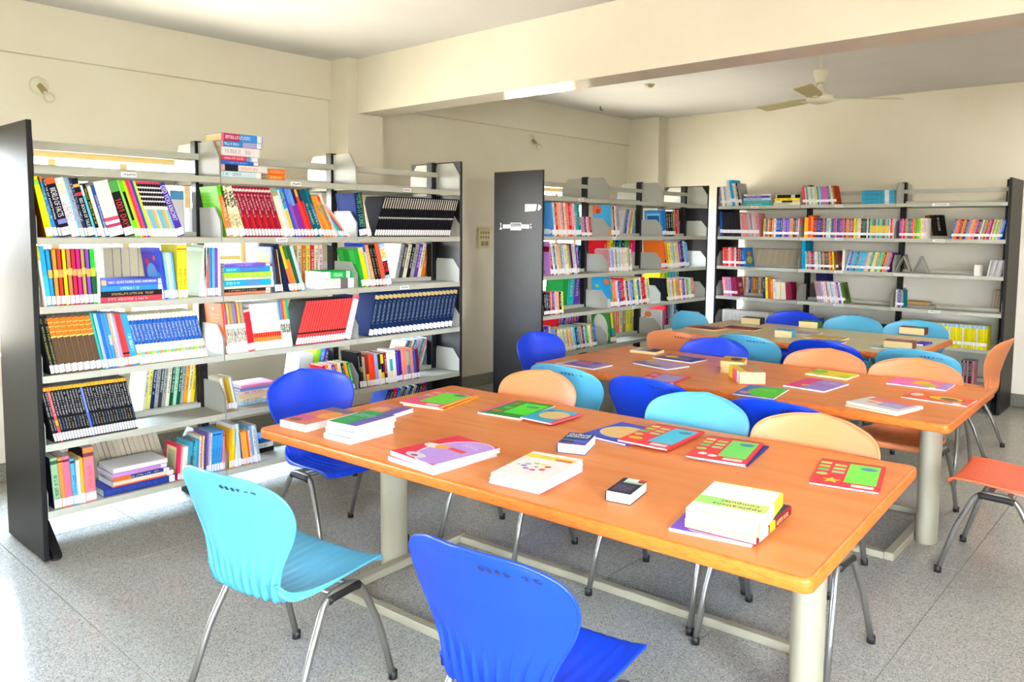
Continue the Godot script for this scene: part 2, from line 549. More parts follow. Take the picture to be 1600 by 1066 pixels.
func make_rack(key: String, start: Vector3, along: Vector3, out: Vector3, label: String, depth: float) -> void:
	racks[key] = {"start": start, "along": along, "out": out, "depth": depth}
	var t := thing("book_rack", label, "shelf", Vector3.ZERO)
	var b := Basis(along, Vector3.UP, out)
	var P := func(s: float, y: float, o: float) -> Vector3: return start + along * s + Vector3.UP * y + out * o
	var mid := -depth / 2
	for e in [-0.012, BAY * 3 + 0.012]:
		var st := stool()
		cbox(st, P.call(e, RACK_H / 2 + 0.005, mid), Vector3(0.024, RACK_H - 0.01, depth), 0.003, b)
		put("end_panel", built(st), M.black, t)
	for k in 4:
		var s := clampf(BAY * k, 0.035, BAY * 3 - 0.035)
		var st := stool()
		cbox(st, P.call(s, RACK_H / 2 + 0.02, mid), Vector3(0.045, RACK_H - 0.04, 0.06), 0.004, b)
		var post := put("upright", built(st), M.post, t)
		var slots := stool()
		for y in 36:
			for o in [-1, 1]:
				box(slots, P.call(s, 0.2 + y * 0.052, mid + o * 0.0303), Vector3(0.006, 0.02, 0.001), b)
		put("slot_row", built(slots), M.rubber, post)
		st = stool()
		prism(st, [Vector2(-depth + 0.01, 0.012), Vector2(0.0, 0.012), Vector2(0.0, 0.03), Vector2(mid + 0.1, 0.15), Vector2(mid - 0.1, 0.15), Vector2(-depth + 0.01, 0.03)], P.call(s - 0.02, 0, 0), out, Vector3.UP, along * 0.04)
		var foot := put("foot", built(st), M.post, t)
		st = stool(true)
		lathe(st, [Vector2(0.0, 0.012), Vector2(0.022, 0.012), Vector2(0.024, 0.0), Vector2(0.0, 0.0)], 16, Transform3D(Basis(), P.call(s, 0, -0.03)))
		put("levelling_disc", built(st), M.rubber, foot)
	for bay in 3:
		for lv in 6:
			for side in 2:
				# side 0 faces out, side 1 faces the other way
				var y: float = LEVELS[lv]
				var s0 := BAY * bay + 0.002
				var s1 := BAY * (bay + 1) - 0.002
				var sh := thing_part("shelf", t)
				var dir := 1.0 if side == 0 else -1.0
				var O := func(o: float) -> float: return o if side == 0 else -depth - o
				var inner := mid + 0.02
				var st := stool()
				var w := -0.004 - inner
				box(st, P.call((s0 + s1) / 2, y - 0.0015, O.call((inner - 0.004) / 2)), Vector3(s1 - s0, 0.003, absf(w)), b)
				box(st, P.call((s0 + s1) / 2, y - 0.016, O.call(-0.002)), Vector3(s1 - s0, 0.032, 0.004), b)
				box(st, P.call((s0 + s1) / 2, y - 0.032, O.call(-0.01)), Vector3(s1 - s0, 0.003, 0.016), b)
				box(st, P.call((s0 + s1) / 2, y + 0.012, O.call(inner)), Vector3(s1 - s0, 0.03, 0.003), b)
				put("tray", built(st), M.steel, sh)
				var top := 0.2 if lv == 5 else 0.165
				for e in 2:
					var sb := stool()
					var poly := [Vector2(O.call(inner), y - 0.03), Vector2(O.call(-0.003), y - 0.03), Vector2(O.call(-0.003), y + top * 0.55), Vector2(O.call(-0.07), y + top), Vector2(O.call(inner + 0.01), y + top), Vector2(O.call(inner), y + top - 0.03)]
					prism(sb, poly, P.call(s0 + 0.001 if e == 0 else s1 - 0.003, 0, 0), out, Vector3.UP, along * 0.002)
					put("bracket", built(sb), M.bracket, sh)
				if lv == 5:
					var sr := stool()
					box(sr, P.call((s0 + s1) / 2, y + 0.12, O.call(inner + 0.02)), Vector3(s1 - s0 - 0.01, 0.035, 0.003), b)
					put("back_stop", built(sr), M.steel, sh)

func thing_part(called: String, parent: Node) -> Node3D:
	var o := Node3D.new()
	o.name = called
	parent.add_child(o, true)
	return o

func lip_sign(key: String, lv: int, u: float, w: float) -> void:
	# a paper strip stuck on a shelf's front lip
	var r: Dictionary = racks[key]
	var s := along_of(key, lv, u, 0.0)
	var b := Basis(r.along, Vector3.UP, r.out)
	var st := stool()
	box(st, Vector3.ZERO, Vector3(w, 0.024, 0.0008), b)
	var o := put("shelf_label", built(st), M.strip)
	o.position = r.start + r.along * s + Vector3.UP * (LEVELS[lv] - 0.016) + r.out * 0.0006
	var marks := stool()
	var x := -w * 0.36
	while x < w * 0.36:
		var cw := rng.randf_range(0.006, 0.011)
		box(marks, b * Vector3(x + cw / 2, rng.randf_range(-0.002, 0.002), 0.0006), Vector3(cw * 0.7, 0.009, 0.0004), b)
		x += cw
	put("print", built(marks), mat("#8a8a90", 0.7), o)
	tag(o, "white paper label on the front lip of the %s, %s" % [SHELF[lv], RACK_NAME[key]], "label", "shelf labels on the racks")

func along_of(key: String, lv: int, u: float, set_back: float, y_add := 0.0) -> float:
	# distance along a rack's front line at which picture column u falls
	var r: Dictionary = racks[key]
	var lo := -0.4; var hi := BAY * 3 + 0.4
	for i in 40:
		var m := (lo + hi) / 2
		var p: Vector3 = r.start + r.along * m - r.out * set_back
		if pix(Vector3(p.x, LEVELS[lv] + y_add, -p.z)).x < u:
			lo = m
		else:
			hi = m
	return (lo + hi) / 2

# ---------- tables ----------
func rounded(w: float, d: float, r: float, n := 6) -> Array:
	var out := []
	for c in [[w / 2 - r, d / 2 - r, 0.0], [-w / 2 + r, d / 2 - r, 90.0], [-w / 2 + r, -d / 2 + r, 180.0], [w / 2 - r, -d / 2 + r, 270.0]]:
		for k in n + 1:
			var a := deg_to_rad(c[2] + 90.0 * k / n)
			out.append(Vector2(c[0] + r * cos(a), c[1] + r * sin(a)))
	return out

func make_table(centre: Vector3, turn: float, L: float, W: float, topmat: Material, label: String) -> void:
	var t := thing("reading_table", label, "table", centre, turn, "reading tables")
	var H := 0.75
	# laminated sheet and the rounded wooden edging round it
	var st := stool()
	prism(st, rounded(L - 0.026, W - 0.026, 0.018), Vector3(0, H - 0.022, 0), Vector3.RIGHT, Vector3.FORWARD, Vector3.UP * 0.022)
	put("tabletop", built(st), topmat, t)
	st = stool(true)
	var prof := [Vector2(0.013, 0.0), Vector2(0.006, -0.0005), Vector2(0.0015, -0.004), Vector2(0.0, -0.01), Vector2(0.0, -0.034), Vector2(0.002, -0.04), Vector2(0.006, -0.042), Vector2(0.03, -0.042)]
	var rings := []
	for p in prof:
		rings.append(rounded(L - 2 * p.x, W - 2 * p.x, maxf(0.006, 0.03 - p.x)))
	for i in prof.size() - 1:
		var n: int = rings[i].size()
		for k in n:
			var k2 := (k + 1) % n
			var a := Vector3(rings[i][k].x, H + prof[i].y, -rings[i][k].y); var b := Vector3(rings[i][k2].x, H + prof[i].y, -rings[i][k2].y)
			var c := Vector3(rings[i + 1][k2].x, H + prof[i + 1].y, -rings[i + 1][k2].y); var d := Vector3(rings[i + 1][k].x, H + prof[i + 1].y, -rings[i + 1][k].y)
			var out := Vector3(rings[i][k].x / L, 0.0, -rings[i][k].y / W).normalized()
			if i < 2:
				out = Vector3.UP
			elif i > 4:
				out = Vector3.DOWN
			quad(st, a, b, c, d, out)
	put("edge_band", built(st), M.edge, t)
	st = stool()
	prism(st, rounded(L - 0.05, W - 0.05, 0.04), Vector3(0, H - 0.041, 0), Vector3.RIGHT, Vector3.FORWARD, Vector3.UP * 0.018)
	put("underside", built(st), M.leg, t)
	var px := L / 2 - 0.19
	for s in [-1.0, 1.0]:
		st = stool(true)
		var ring := []
		var n := 28
		for k in n:
			var a := TAU * k / n
			ring.append(Vector2(0.052 * cos(a), 0.075 * sin(a)))
		for k in n:
			var p: Vector2 = ring[k]; var q: Vector2 = ring[(k + 1) % n]
			quad(st, Vector3(s * px + p.x, 0.0, p.y), Vector3(s * px + q.x, 0.0, q.y), Vector3(s * px + q.x, H - 0.04, q.y), Vector3(s * px + p.x, H - 0.04, p.y), Vector3(p.x + q.x, 0, p.y + q.y))
		put("pedestal", built(st), M.leg, t)
		st = stool()
		cbox(st, Vector3(s * (px - 0.075), 0.02, 0), Vector3(0.045, 0.04, 0.82), 0.004)
		put("foot", built(st), M.leg, t)
	for s in [-1.0, 1.0]:
		st = stool()
		cbox(st, Vector3(0, 0.0175, s * 0.388), Vector3(2 * px - 0.196, 0.035, 0.04), 0.003)
		put("floor_rail", built(st), M.leg, t)

# ---------- chairs ----------
# forward distance (towards the sitter's knees), height, half width, forward curl of the edges
const SEAT := [[0.228, 0.432, 0.212, 0.0], [0.222, 0.448, 0.222, 0.0], [0.2, 0.456, 0.228, 0.0], [0.12, 0.456, 0.23, 0.0], [0.02, 0.448, 0.226, 0.0], [-0.08, 0.443, 0.212, 0.0], [-0.14, 0.447, 0.195, 0.004], [-0.175, 0.46, 0.185, 0.008], [-0.198, 0.485, 0.17, 0.012]]
const BACK := [[-0.165, 0.425, 0.15, 0.014], [-0.196, 0.452, 0.158, 0.02], [-0.212, 0.5, 0.166, 0.026], [-0.222, 0.55, 0.18, 0.034], [-0.232, 0.6, 0.204, 0.044], [-0.244, 0.65, 0.232, 0.055], [-0.257, 0.7, 0.252, 0.062], [-0.268, 0.735, 0.259, 0.064], [-0.28, 0.77, 0.256, 0.062], [-0.291, 0.8, 0.24, 0.058], [-0.301, 0.825, 0.206, 0.05], [-0.309, 0.845, 0.15, 0.036], [-0.313, 0.855, 0.1, 0.02], [-0.316, 0.861, 0.03, 0.004]]

func spline(t: Array, v: float) -> Array:
	var n := t.size() - 1
	var i := mini(int(v * n), n - 1)
	var f := v * n - i
	var out := []
	for k in 4:
		var p0: float = t[maxi(i - 1, 0)][k]; var p1: float = t[i][k]; var p2: float = t[i + 1][k]; var p3: float = t[mini(i + 2, n)][k]
		out.append(p1 + 0.5 * f * (p2 - p0 + f * (2 * p0 - 5 * p1 + 4 * p2 - p3 + f * (3 * (p1 - p2) + p3 - p0))))
	return out

func shell_point(t: Array, u: float, v: float, seat: bool) -> Vector3:
	var q := spline(t, v)
	var e := u * u
	if seat:
		return Vector3(u * q[2], q[1] + 0.010 * e * e - 0.004 * (1.0 - e), -q[0])
	return Vector3(u * q[2], q[1] - 0.004 * e, -(q[0] + q[3] * e))

func shell_normal(t: Array, u: float, v: float, seat: bool) -> Vector3:
	var du := shell_point(t, minf(u + 0.02, 1.0), v, seat) - shell_point(t, maxf(u - 0.02, -1.0), v, seat)
	var dv := shell_point(t, u, minf(v + 0.01, 1.0), seat) - shell_point(t, u, maxf(v - 0.01, 0.0), seat)
	var n := dv.cross(du).normalized()
	return n  # up for the seat, forward for the back

func shell_mesh(t: Array, seat: bool) -> ArrayMesh:
	var nu := 108; var nv := 40
	var st := stool(true)
	var sides := []
	for side in 2:
		var grid := []
		for j in nv + 1:
			var row := []
			var v := float(j) / nv
			for i in nu + 1:
				var u := -1.0 + 2.0 * i / nu
				var p := shell_point(t, u, v, seat)
				var n := shell_normal(t, u, v, seat)
				if seat:
					p += n * (0.0009 * cos(u * 34.0) * smoothstep(0.0, 0.25, v) * (1.0 - smoothstep(0.75, 0.95, v)))
				if side == 1:
					p -= n * 0.005
					if not seat:
						# upright fins low on the rear of the back
						var reach := 0.36 - 0.06 * cos(u * 2.6)
						var amp := (1.0 - smoothstep(0.1, reach, v)) * smoothstep(0.0, 0.06, v)
						p -= n * 0.017 * amp * pow(maxf(0.0, cos(u * PI * 9.0)), 4.0)
				row.append(p)
			grid.append(row)
		sides.append(grid)
		for j in nv:
			for i in nu:
				var n := shell_normal(t, -1.0 + 2.0 * (i + 0.5) / nu, (j + 0.5) / nv, seat) * (1.0 if side == 0 else -1.0)
				quad(st, grid[j][i], grid[j][i + 1], grid[j + 1][i + 1], grid[j + 1][i], n)
	# the rolled rim
	var rim := []
	var F: Array = sides[0]
	for j in nv + 1:
		rim.append(F[j][0])
	for i in range(1, nu):
		rim.append(F[nv][i])
	for j in range(nv, -1, -1):
		rim.append(F[j][nu])
	for i in range(nu - 1, 0, -1):
		rim.append(F[0][i])
	var clean := []
	for p in rim:
		if clean.is_empty() or clean[-1].distance_to(p) > 0.004:
			clean.append(p - Vector3(0, 0.0025 if seat else 0.0, 0.0 if seat else -0.0025))
	tube(st, clean, 0.0052, 7, true)
	if seat:
		# the side skirt that deepens towards the back
		for i in [0, nu]:
			for j in nv:
				var d0 := 0.03 * smoothstep(0.3, 0.85, float(j) / nv); var d1 := 0.03 * smoothstep(0.3, 0.85, float(j + 1) / nv)
				var a: Vector3 = F[j][i]; var b: Vector3 = F[j + 1][i]
				quad(st, a, b, b - Vector3(0, d1, 0), a - Vector3(0, d0, 0), Vector3(-1 if i == 0 else 1, 0, 0))
	return built(st)

func bent(pts: Array, r := 0.04, n := 6) -> Array:
	# a path whose corners are rounded
	var out := [pts[0]]
	for i in range(1, pts.size() - 1):
		var a: Vector3 = pts[i]
		var d0: Vector3 = (pts[i - 1] - a); var d1: Vector3 = (pts[i + 1] - a)
		var k := minf(r, minf(d0.length(), d1.length()) * 0.45)
		var p := a + d0.normalized() * k; var q := a + d1.normalized() * k
		for j in n + 1:
			var f := float(j) / n
			out.append(p.lerp(a, f).lerp(a.lerp(q, f), f))
	out.append(pts[-1])
	return out

var chair_meshes := {}
const STROKES := {"G": [[0.8, 0.9, 0.3, 1.0, 0.0, 0.5, 0.3, 0.0, 0.8, 0.1, 0.8, 0.5, 0.5, 0.5]], "S": [[0.8, 0.9, 0.3, 1.0, 0.1, 0.75, 0.7, 0.4, 0.6, 0.05, 0.0, 0.1]], "B": [[0.1, 0.0, 0.15, 1.0, 0.7, 0.8, 0.2, 0.5, 0.8, 0.25, 0.1, 0.0]], "-": [[0.1, 0.5, 0.8, 0.5]], "7": [[0.0, 0.95, 0.8, 0.95, 0.3, 0.0], [0.2, 0.5, 0.7, 0.5]], "4": [[0.5, 1.0, 0.0, 0.4, 0.8, 0.4], [0.6, 0.7, 0.6, 0.0]], "P": [[0.1, 0.0, 0.15, 1.0, 0.8, 0.8, 0.15, 0.5]], "C": [[0.8, 0.8, 0.2, 0.9, 0.05, 0.4, 0.3, 0.05, 0.8, 0.15]]}

func back_writing(text: String) -> ArrayMesh:
	var st := stool()
	var u := 0.18
	for ch in text:
		if STROKES.has(ch):
			for line in STROKES[ch]:
				var path := []
				for k in range(0, line.size(), 2):
					# seen from behind, the writing runs towards the sitter's right
					var uu: float = u + line[k] * 0.075
					var vv: float = 0.745 + line[k + 1] * 0.03 - (u - 0.18) * 0.04
					path.append(shell_point(BACK, uu, vv, false) - shell_normal(BACK, uu, vv, false) * 0.0075)
				tube(st, path, 0.0016, 5)
		u += 0.1
	return built(st)

func chair_parts() -> void:
	chair_meshes.seat = shell_mesh(SEAT, true)
	chair_meshes.back = shell_mesh(BACK, false)
	for s in [-1.0, 1.0]:
		var st := stool(true)
		var f := Vector3(s * 0.252, 0.012, -0.245); var r := Vector3(s * 0.255, 0.012, 0.235)
		var a := Vector3(s * 0.225, 0.418, -0.1); var b := Vector3(s * 0.225, 0.418, 0.045)
		var fm := f.lerp(a, 0.55) + Vector3(s * 0.006, 0.0, -0.016); var rm := r.lerp(b, 0.55) + Vector3(s * 0.006, 0.0, 0.016)
		tube(st, bent([f, fm, a, b, rm, r], 0.05), 0.0125, 12)
		chair_meshes["frame%d" % s] = built(st)
		st = stool(true)
		tube(st, bent([Vector3(s * 0.232, 0.402, -0.095), Vector3(s * 0.232, 0.406, -0.08), Vector3(s * 0.232, 0.404, 0.03), Vector3(s * 0.232, 0.399, 0.045)], 0.01), 0.0155, 10)
		chair_meshes["pad%d" % s] = built(st)
		for e in 2:
			var p: Vector3 = [f, r][e]
			st = stool(true)
			tube(st, [p + Vector3(0, -0.012, 0), p + Vector3(0, 0.018, 0)], 0.0165, 12)
			chair_meshes["cap%d%d" % [s, e]] = built(st)
	var st := stool(true)
	tube(st, [Vector3(-0.225, 0.415, -0.06), Vector3(0.225, 0.415, -0.06)], 0.011, 10)
	chair_meshes.bar_front = built(st)
	st = stool(true)
	tube(st, [Vector3(-0.225, 0.415, 0.02), Vector3(0.225, 0.415, 0.02)], 0.011, 10)
	chair_meshes.bar_rear = built(st)
	for w in ["GSSP-4", "GSSB 7C", "GSS7-C"]:
		chair_meshes[w] = back_writing(w)

func make_chair(colour: String, label: String, at: Vector3, turn: float, writing := "") -> void:
	var t := thing("shell_chair", label, "chair", at, turn, "shell chairs round the reading tables")
	var m: Material = M["chair_" + colour]
	put("seat", chair_meshes.seat, m, t)
	var back := put("backrest", chair_meshes.back, m, t)
	if writing:
		put("handwriting", chair_meshes[writing], M.ink, back)
	for s in ["-1", "1"]:
		var f := put("leg_frame", chair_meshes["frame" + s], M.chrome, t)
		put("foot_cap", chair_meshes["cap" + s + "0"], M.rubber, f)
		put("foot_cap", chair_meshes["cap" + s + "1"], M.rubber, f)
		put("side_grip", chair_meshes["pad" + s], M.rubber, f)
	put("cross_bar", chair_meshes.bar_front, M.chrome, t)
	put("cross_bar", chair_meshes.bar_rear, M.chrome, t)

func chair_at(colour: String, u: float, v: float, facing: float, label: String, writing := "") -> void:
	# u, v: the middle of the back's upper edge; facing: degrees from straight away from the camera wall towards the open side
	var p := at_height(u, v, 0.862)
	var a := deg_to_rad(facing)
	chair_xz(colour, p.x + 0.316 * sin(a), p.z + 0.316 * cos(a), facing, label, writing)

func chair_xz(colour: String, x: float, z: float, facing: float, label: String, writing := "") -> void:
	make_chair(colour, label, V(x, 0, z), -deg_to_rad(facing), writing)

func place_tables() -> void:
	make_table(table_mid(-0.7, 1.9, 2.35, 1.24, 0.0646), 0.0646, 2.35, 1.24, M.top, "orange laminate reading table with the pocket dictionary and the blue end chair")
	make_table(table_mid(-0.85, 3.905, 2.42, 1.1, 0.0219), 0.0219, 2.42, 1.1, M.top, "orange laminate reading table between the other two, with magazines spread out")
	make_table(table_mid(-1.56, 5.92, 1.96, 1.2, 0.0), 0.0, 1.96, 1.2, M.top_beige, "beige topped reading table with thick dictionaries by the back-wall rack")

func table_mid(x1: float, z0: float, L: float, W: float, a: float) -> Vector3:
	# from the near right corner
	var dx := -L / 2; var dz := W / 2
	return V(x1 + dx * cos(a) - dz * sin(a), 0, z0 + dx * sin(a) + dz * cos(a))

func place_chairs() -> void:
	chair_parts()
	chair_at("cyan", 325, 737, -9, "cyan plastic chair with handwritten code, beside the bottom shelf of the bare-panel rack", "GSSP-4")
	chair_at("blue", 722, 856, -6, "blue plastic chair with handwritten code drawn up before the small dark pocket book", "GSSB 7C")
	chair_at("blue", 470, 577, 90, "blue plastic chair at the table end facing the thick green-covered books")
	chair_at("peach", 857, 579, 180, "peach plastic chair behind the bright green workbook")
	chair_at("cyan", 1104, 614, 180, "cyan plastic chair behind the red workbook with a blue panel")
	chair_at("peach", 1285, 647, 180, "peach plastic chair behind the red workbook with a yellow star")
	chair_at("blue", 830, 519, 90, "blue plastic chair in front of the black panel with paper signs")
	chair_at("cyan", 866, 570, 0, "cyan plastic chair with handwritten code, its back close to a peach chair", "GSS7-C")
	chair_at("blue", 1001, 590, 0, "blue plastic chair with handwritten code at the middle table, beside the cyan one", "GSS7-C")
	chair_at("blue", 1206, 626, 0, "blue plastic chair with handwritten code at the middle table, beside the green-and-blue magazine", "GSS7-C")
	chair_at("blue", 1126, 528, 180, "blue plastic chair behind the thick yellow and pink dictionary")
	chair_at("peach", 1297, 545, 180, "peach plastic chair behind the yellow magazine on the middle table")
	chair_at("peach", 1437, 560, 180, "peach plastic chair behind the pink magazine on the middle table")
	chair_at("peach", 1046, 517, 0, "peach plastic chair with handwritten code by the corner of the beige table", "GSS7-C")
	chair_at("cyan", 1158, 523, 0, "cyan plastic chair with handwritten code tucked at the beige table next to a peach chair", "GSS7-C")
	chair_at("blue", 1280, 532, 0, "blue plastic chair with its back turned, tucked at the beige table", "GSS7-C")
	chair_at("cyan", 1427, 546, 0, "cyan plastic chair with handwritten code at the beige table's open end", "GSS7-C")
	chair_xz("cyan", -3.42, 6.5, 100, "cyan plastic chair at the rack-side end of the beige table")
	chair_xz("blue", -2.96, 7.06, 180, "blue plastic chair between the beige table and the back-wall rack")
	chair_xz("cyan", -2.41, 7.06, 180, "cyan plastic chair facing the thick green dictionary from the back-wall rack")
	chair_xz("cyan", -1.89, 7.06, 180, "cyan plastic chair in front of the row of yellow volumes")
	chair_xz("peach", -1.37, 6.58, -88, "peach plastic chair standing sideways at the open end of the beige table")
	chair_xz("orange", -0.66, 4.32, -90, "orange plastic chair drawn out at the open end of the middle table")

# ---------- printed atlases ----------
const CW := 32
const CH := 256
var spine_img: Image
var cover_img: Image
var cells := {}
var covers := {}
var spine_mat: StandardMaterial3D
var cover_mat: StandardMaterial3D
var prng := RandomNumberGenerator.new()

const NAMED := {"red": "d6202c", "crimson": "b3142e", "maroon": "7c1630", "coral": "ef6a52", "orange": "f07a1c", "amber": "f6a81a", "yellow": "f7dd12", "lemon": "f3ee6a", "cream": "efe6c8", "white": "f2f0ec", "grey": "a9a8a6", "charcoal": "3c3d42", "black": "17171b", "brown": "5b4030", "tan": "c79a5c", "khaki": "a08a4c", "olive": "6f7a2a", "lime": "8fd43a", "green": "1f9b46", "dark-green": "14553a", "mint": "a9dcb8", "teal": "12808a", "turquoise": "1fb6b4", "cyan": "2cb9e0", "sky-blue": "49a6e8", "pale-blue": "b5d9ee", "blue": "1c56c8", "navy": "142a63", "violet": "6a3fb0", "purple": "58226f", "lilac": "b59bd8", "magenta": "d81e7c", "pink": "f07f9c", "pale-pink": "f4cdd0", "rose": "d9909a"}

func hex(s: String) -> Color:
	if NAMED.has(s):
		return Color("#" + NAMED[s])
	return Color("#" + s)

func scribble(im: Image, r: Rect2i, c: Color, vertical: bool) -> void:
	# rows of small marks that read as lettering from a distance
	if vertical:
		var y := r.position.y
		while y < r.end.y - 4:
			var h := prng.randi_range(3, 5)
			if prng.randf() > 0.14:
				im.fill_rect(Rect2i(r.position.x, y, r.size.x, 1 if prng.randf() < 0.4 else 2), c)
				im.fill_rect(Rect2i(r.position.x + (0 if prng.randf() < 0.5 else r.size.x - 3), y, 3, h - 1), c)
			y += h + 1
	else:
		var x := r.position.x
		while x < r.end.x - 4:
			var w := prng.randi_range(3, 6)
			if prng.randf() > 0.14:
				im.fill_rect(Rect2i(x, r.position.y, 2, r.size.y), c)
				im.fill_rect(Rect2i(x, r.position.y + (0 if prng.randf() < 0.5 else r.size.y / 2), w, maxi(1, r.size.y / 4)), c)
			x += w + 2

func cell(d: String) -> int:
	# design: base|b y0 y1 colour|t y0 y1 colour|k cover-colour|h x0 x1 colour (upright stripe)
	if cells.has(d):
		return cells[d]
	var n := cells.size()
	cells[d] = n
	var ox := (n % 64) * CW; var oy := (n / 64) * CH
	var tok := d.split("|")
	var base := hex(tok[0])
	spine_img.fill_rect(Rect2i(ox, oy, CW, CH), base)
	for i in range(1, tok.size()):
		var a := tok[i].split(" ")
		match a[0]:
			"k":
				spine_img.fill_rect(Rect2i(ox + 24, oy, 8, CH), hex(a[1]))
			"b":
				var y0 := int(float(a[1]) * CH); var y1 := int(float(a[2]) * CH)
				spine_img.fill_rect(Rect2i(ox, oy + y0, 24, y1 - y0), hex(a[3]))
			"h":
				var x0 := int(float(a[1]) * 24); var x1 := int(float(a[2]) * 24)
				spine_img.fill_rect(Rect2i(ox + x0, oy, x1 - x0, CH), hex(a[3]))
			"t":
				var y0 := int(float(a[1]) * CH); var y1 := int(float(a[2]) * CH)
				scribble(spine_img, Rect2i(ox + 7, oy + y0, 10, y1 - y0), hex(a[3]), true)
			"n":
				for k in 90:
					spine_img.fill_rect(Rect2i(ox + prng.randi_range(0, 20), oy + int(float(a[1]) * CH) + prng.randi_range(0, int((float(a[2]) - float(a[1])) * CH) - 6), prng.randi_range(2, 4), prng.randi_range(3, 6)), hex(a[3 + k % (a.size() - 3)]))
	return n

func ellipse(im: Image, cx: float, cy: float, rx: float, ry: float, c: Color, lim: Rect2i) -> void:
	for y in range(int(cy - ry), int(cy + ry) + 1):
		var f := (y - cy) / ry
		if absf(f) < 1.0:
			var w := rx * sqrt(1.0 - f * f)
			var r := Rect2i(int(cx - w), y, int(2 * w), 1).intersection(lim)
			if r.size.x > 0 and r.size.y > 0:
				im.fill_rect(r, c)

func cover(d: String) -> int:
	# base|r x0 y0 x1 y1 colour|e cx cy rx ry colour|t x0 y0 x1 y1 colour|w (star) cx cy r colour
	if covers.has(d):
		return covers[d]
	var n := covers.size()
	covers[d] = n
	var w := 204; var h := 290
	var lim := Rect2i((n % 10) * w, (n / 10) * h, w, h)
	var o := lim.position
	var tok := d.split("|")
	cover_img.fill_rect(lim, hex(tok[0]))
	for i in range(1, tok.size()):
		var a := tok[i].split(" ")
		match a[0]:
			"r":
				cover_img.fill_rect(Rect2i(o.x + int(float(a[1]) * w), o.y + int(float(a[2]) * h), int((float(a[3]) - float(a[1])) * w), int((float(a[4]) - float(a[2])) * h)), hex(a[5]))
			"e":
				ellipse(cover_img, o.x + float(a[1]) * w, o.y + float(a[2]) * h, float(a[3]) * w, float(a[4]) * h, hex(a[5]), lim)
			"t":
				var y := float(a[2])
				while y < float(a[4]) - 0.02:
					scribble(cover_img, Rect2i(o.x + int(float(a[1]) * w), o.y + int(y * h), int((float(a[3]) - float(a[1])) * w), 12), hex(a[5]), false)
					y += 0.065
			"w":
				for k in 5:
					var ang := TAU * k / 5.0 - 0.3
					for s in 12:
						var f := s / 12.0
						ellipse(cover_img, o.x + float(a[1]) * w + cos(ang) * f * float(a[3]) * w, o.y + float(a[2]) * h + sin(ang) * f * float(a[3]) * w, 2 + (1.0 - f) * 0.3 * float(a[3]) * w, 2 + (1.0 - f) * 0.3 * float(a[3]) * w, hex(a[4]), lim)
	return n

# ---------- one book ----------
func uvquad(st: SurfaceTool, p: Array, uv: Array, out: Vector3) -> void:
	var order := [0, 1, 2, 0, 2, 3]
	if (p[1] - p[0]).cross(p[2] - p[0]).dot(out) > 0.0:
		order = [0, 2, 1, 0, 3, 2]
	for k in order:
		st.set_uv(uv[k])
		st.add_vertex(p[k])

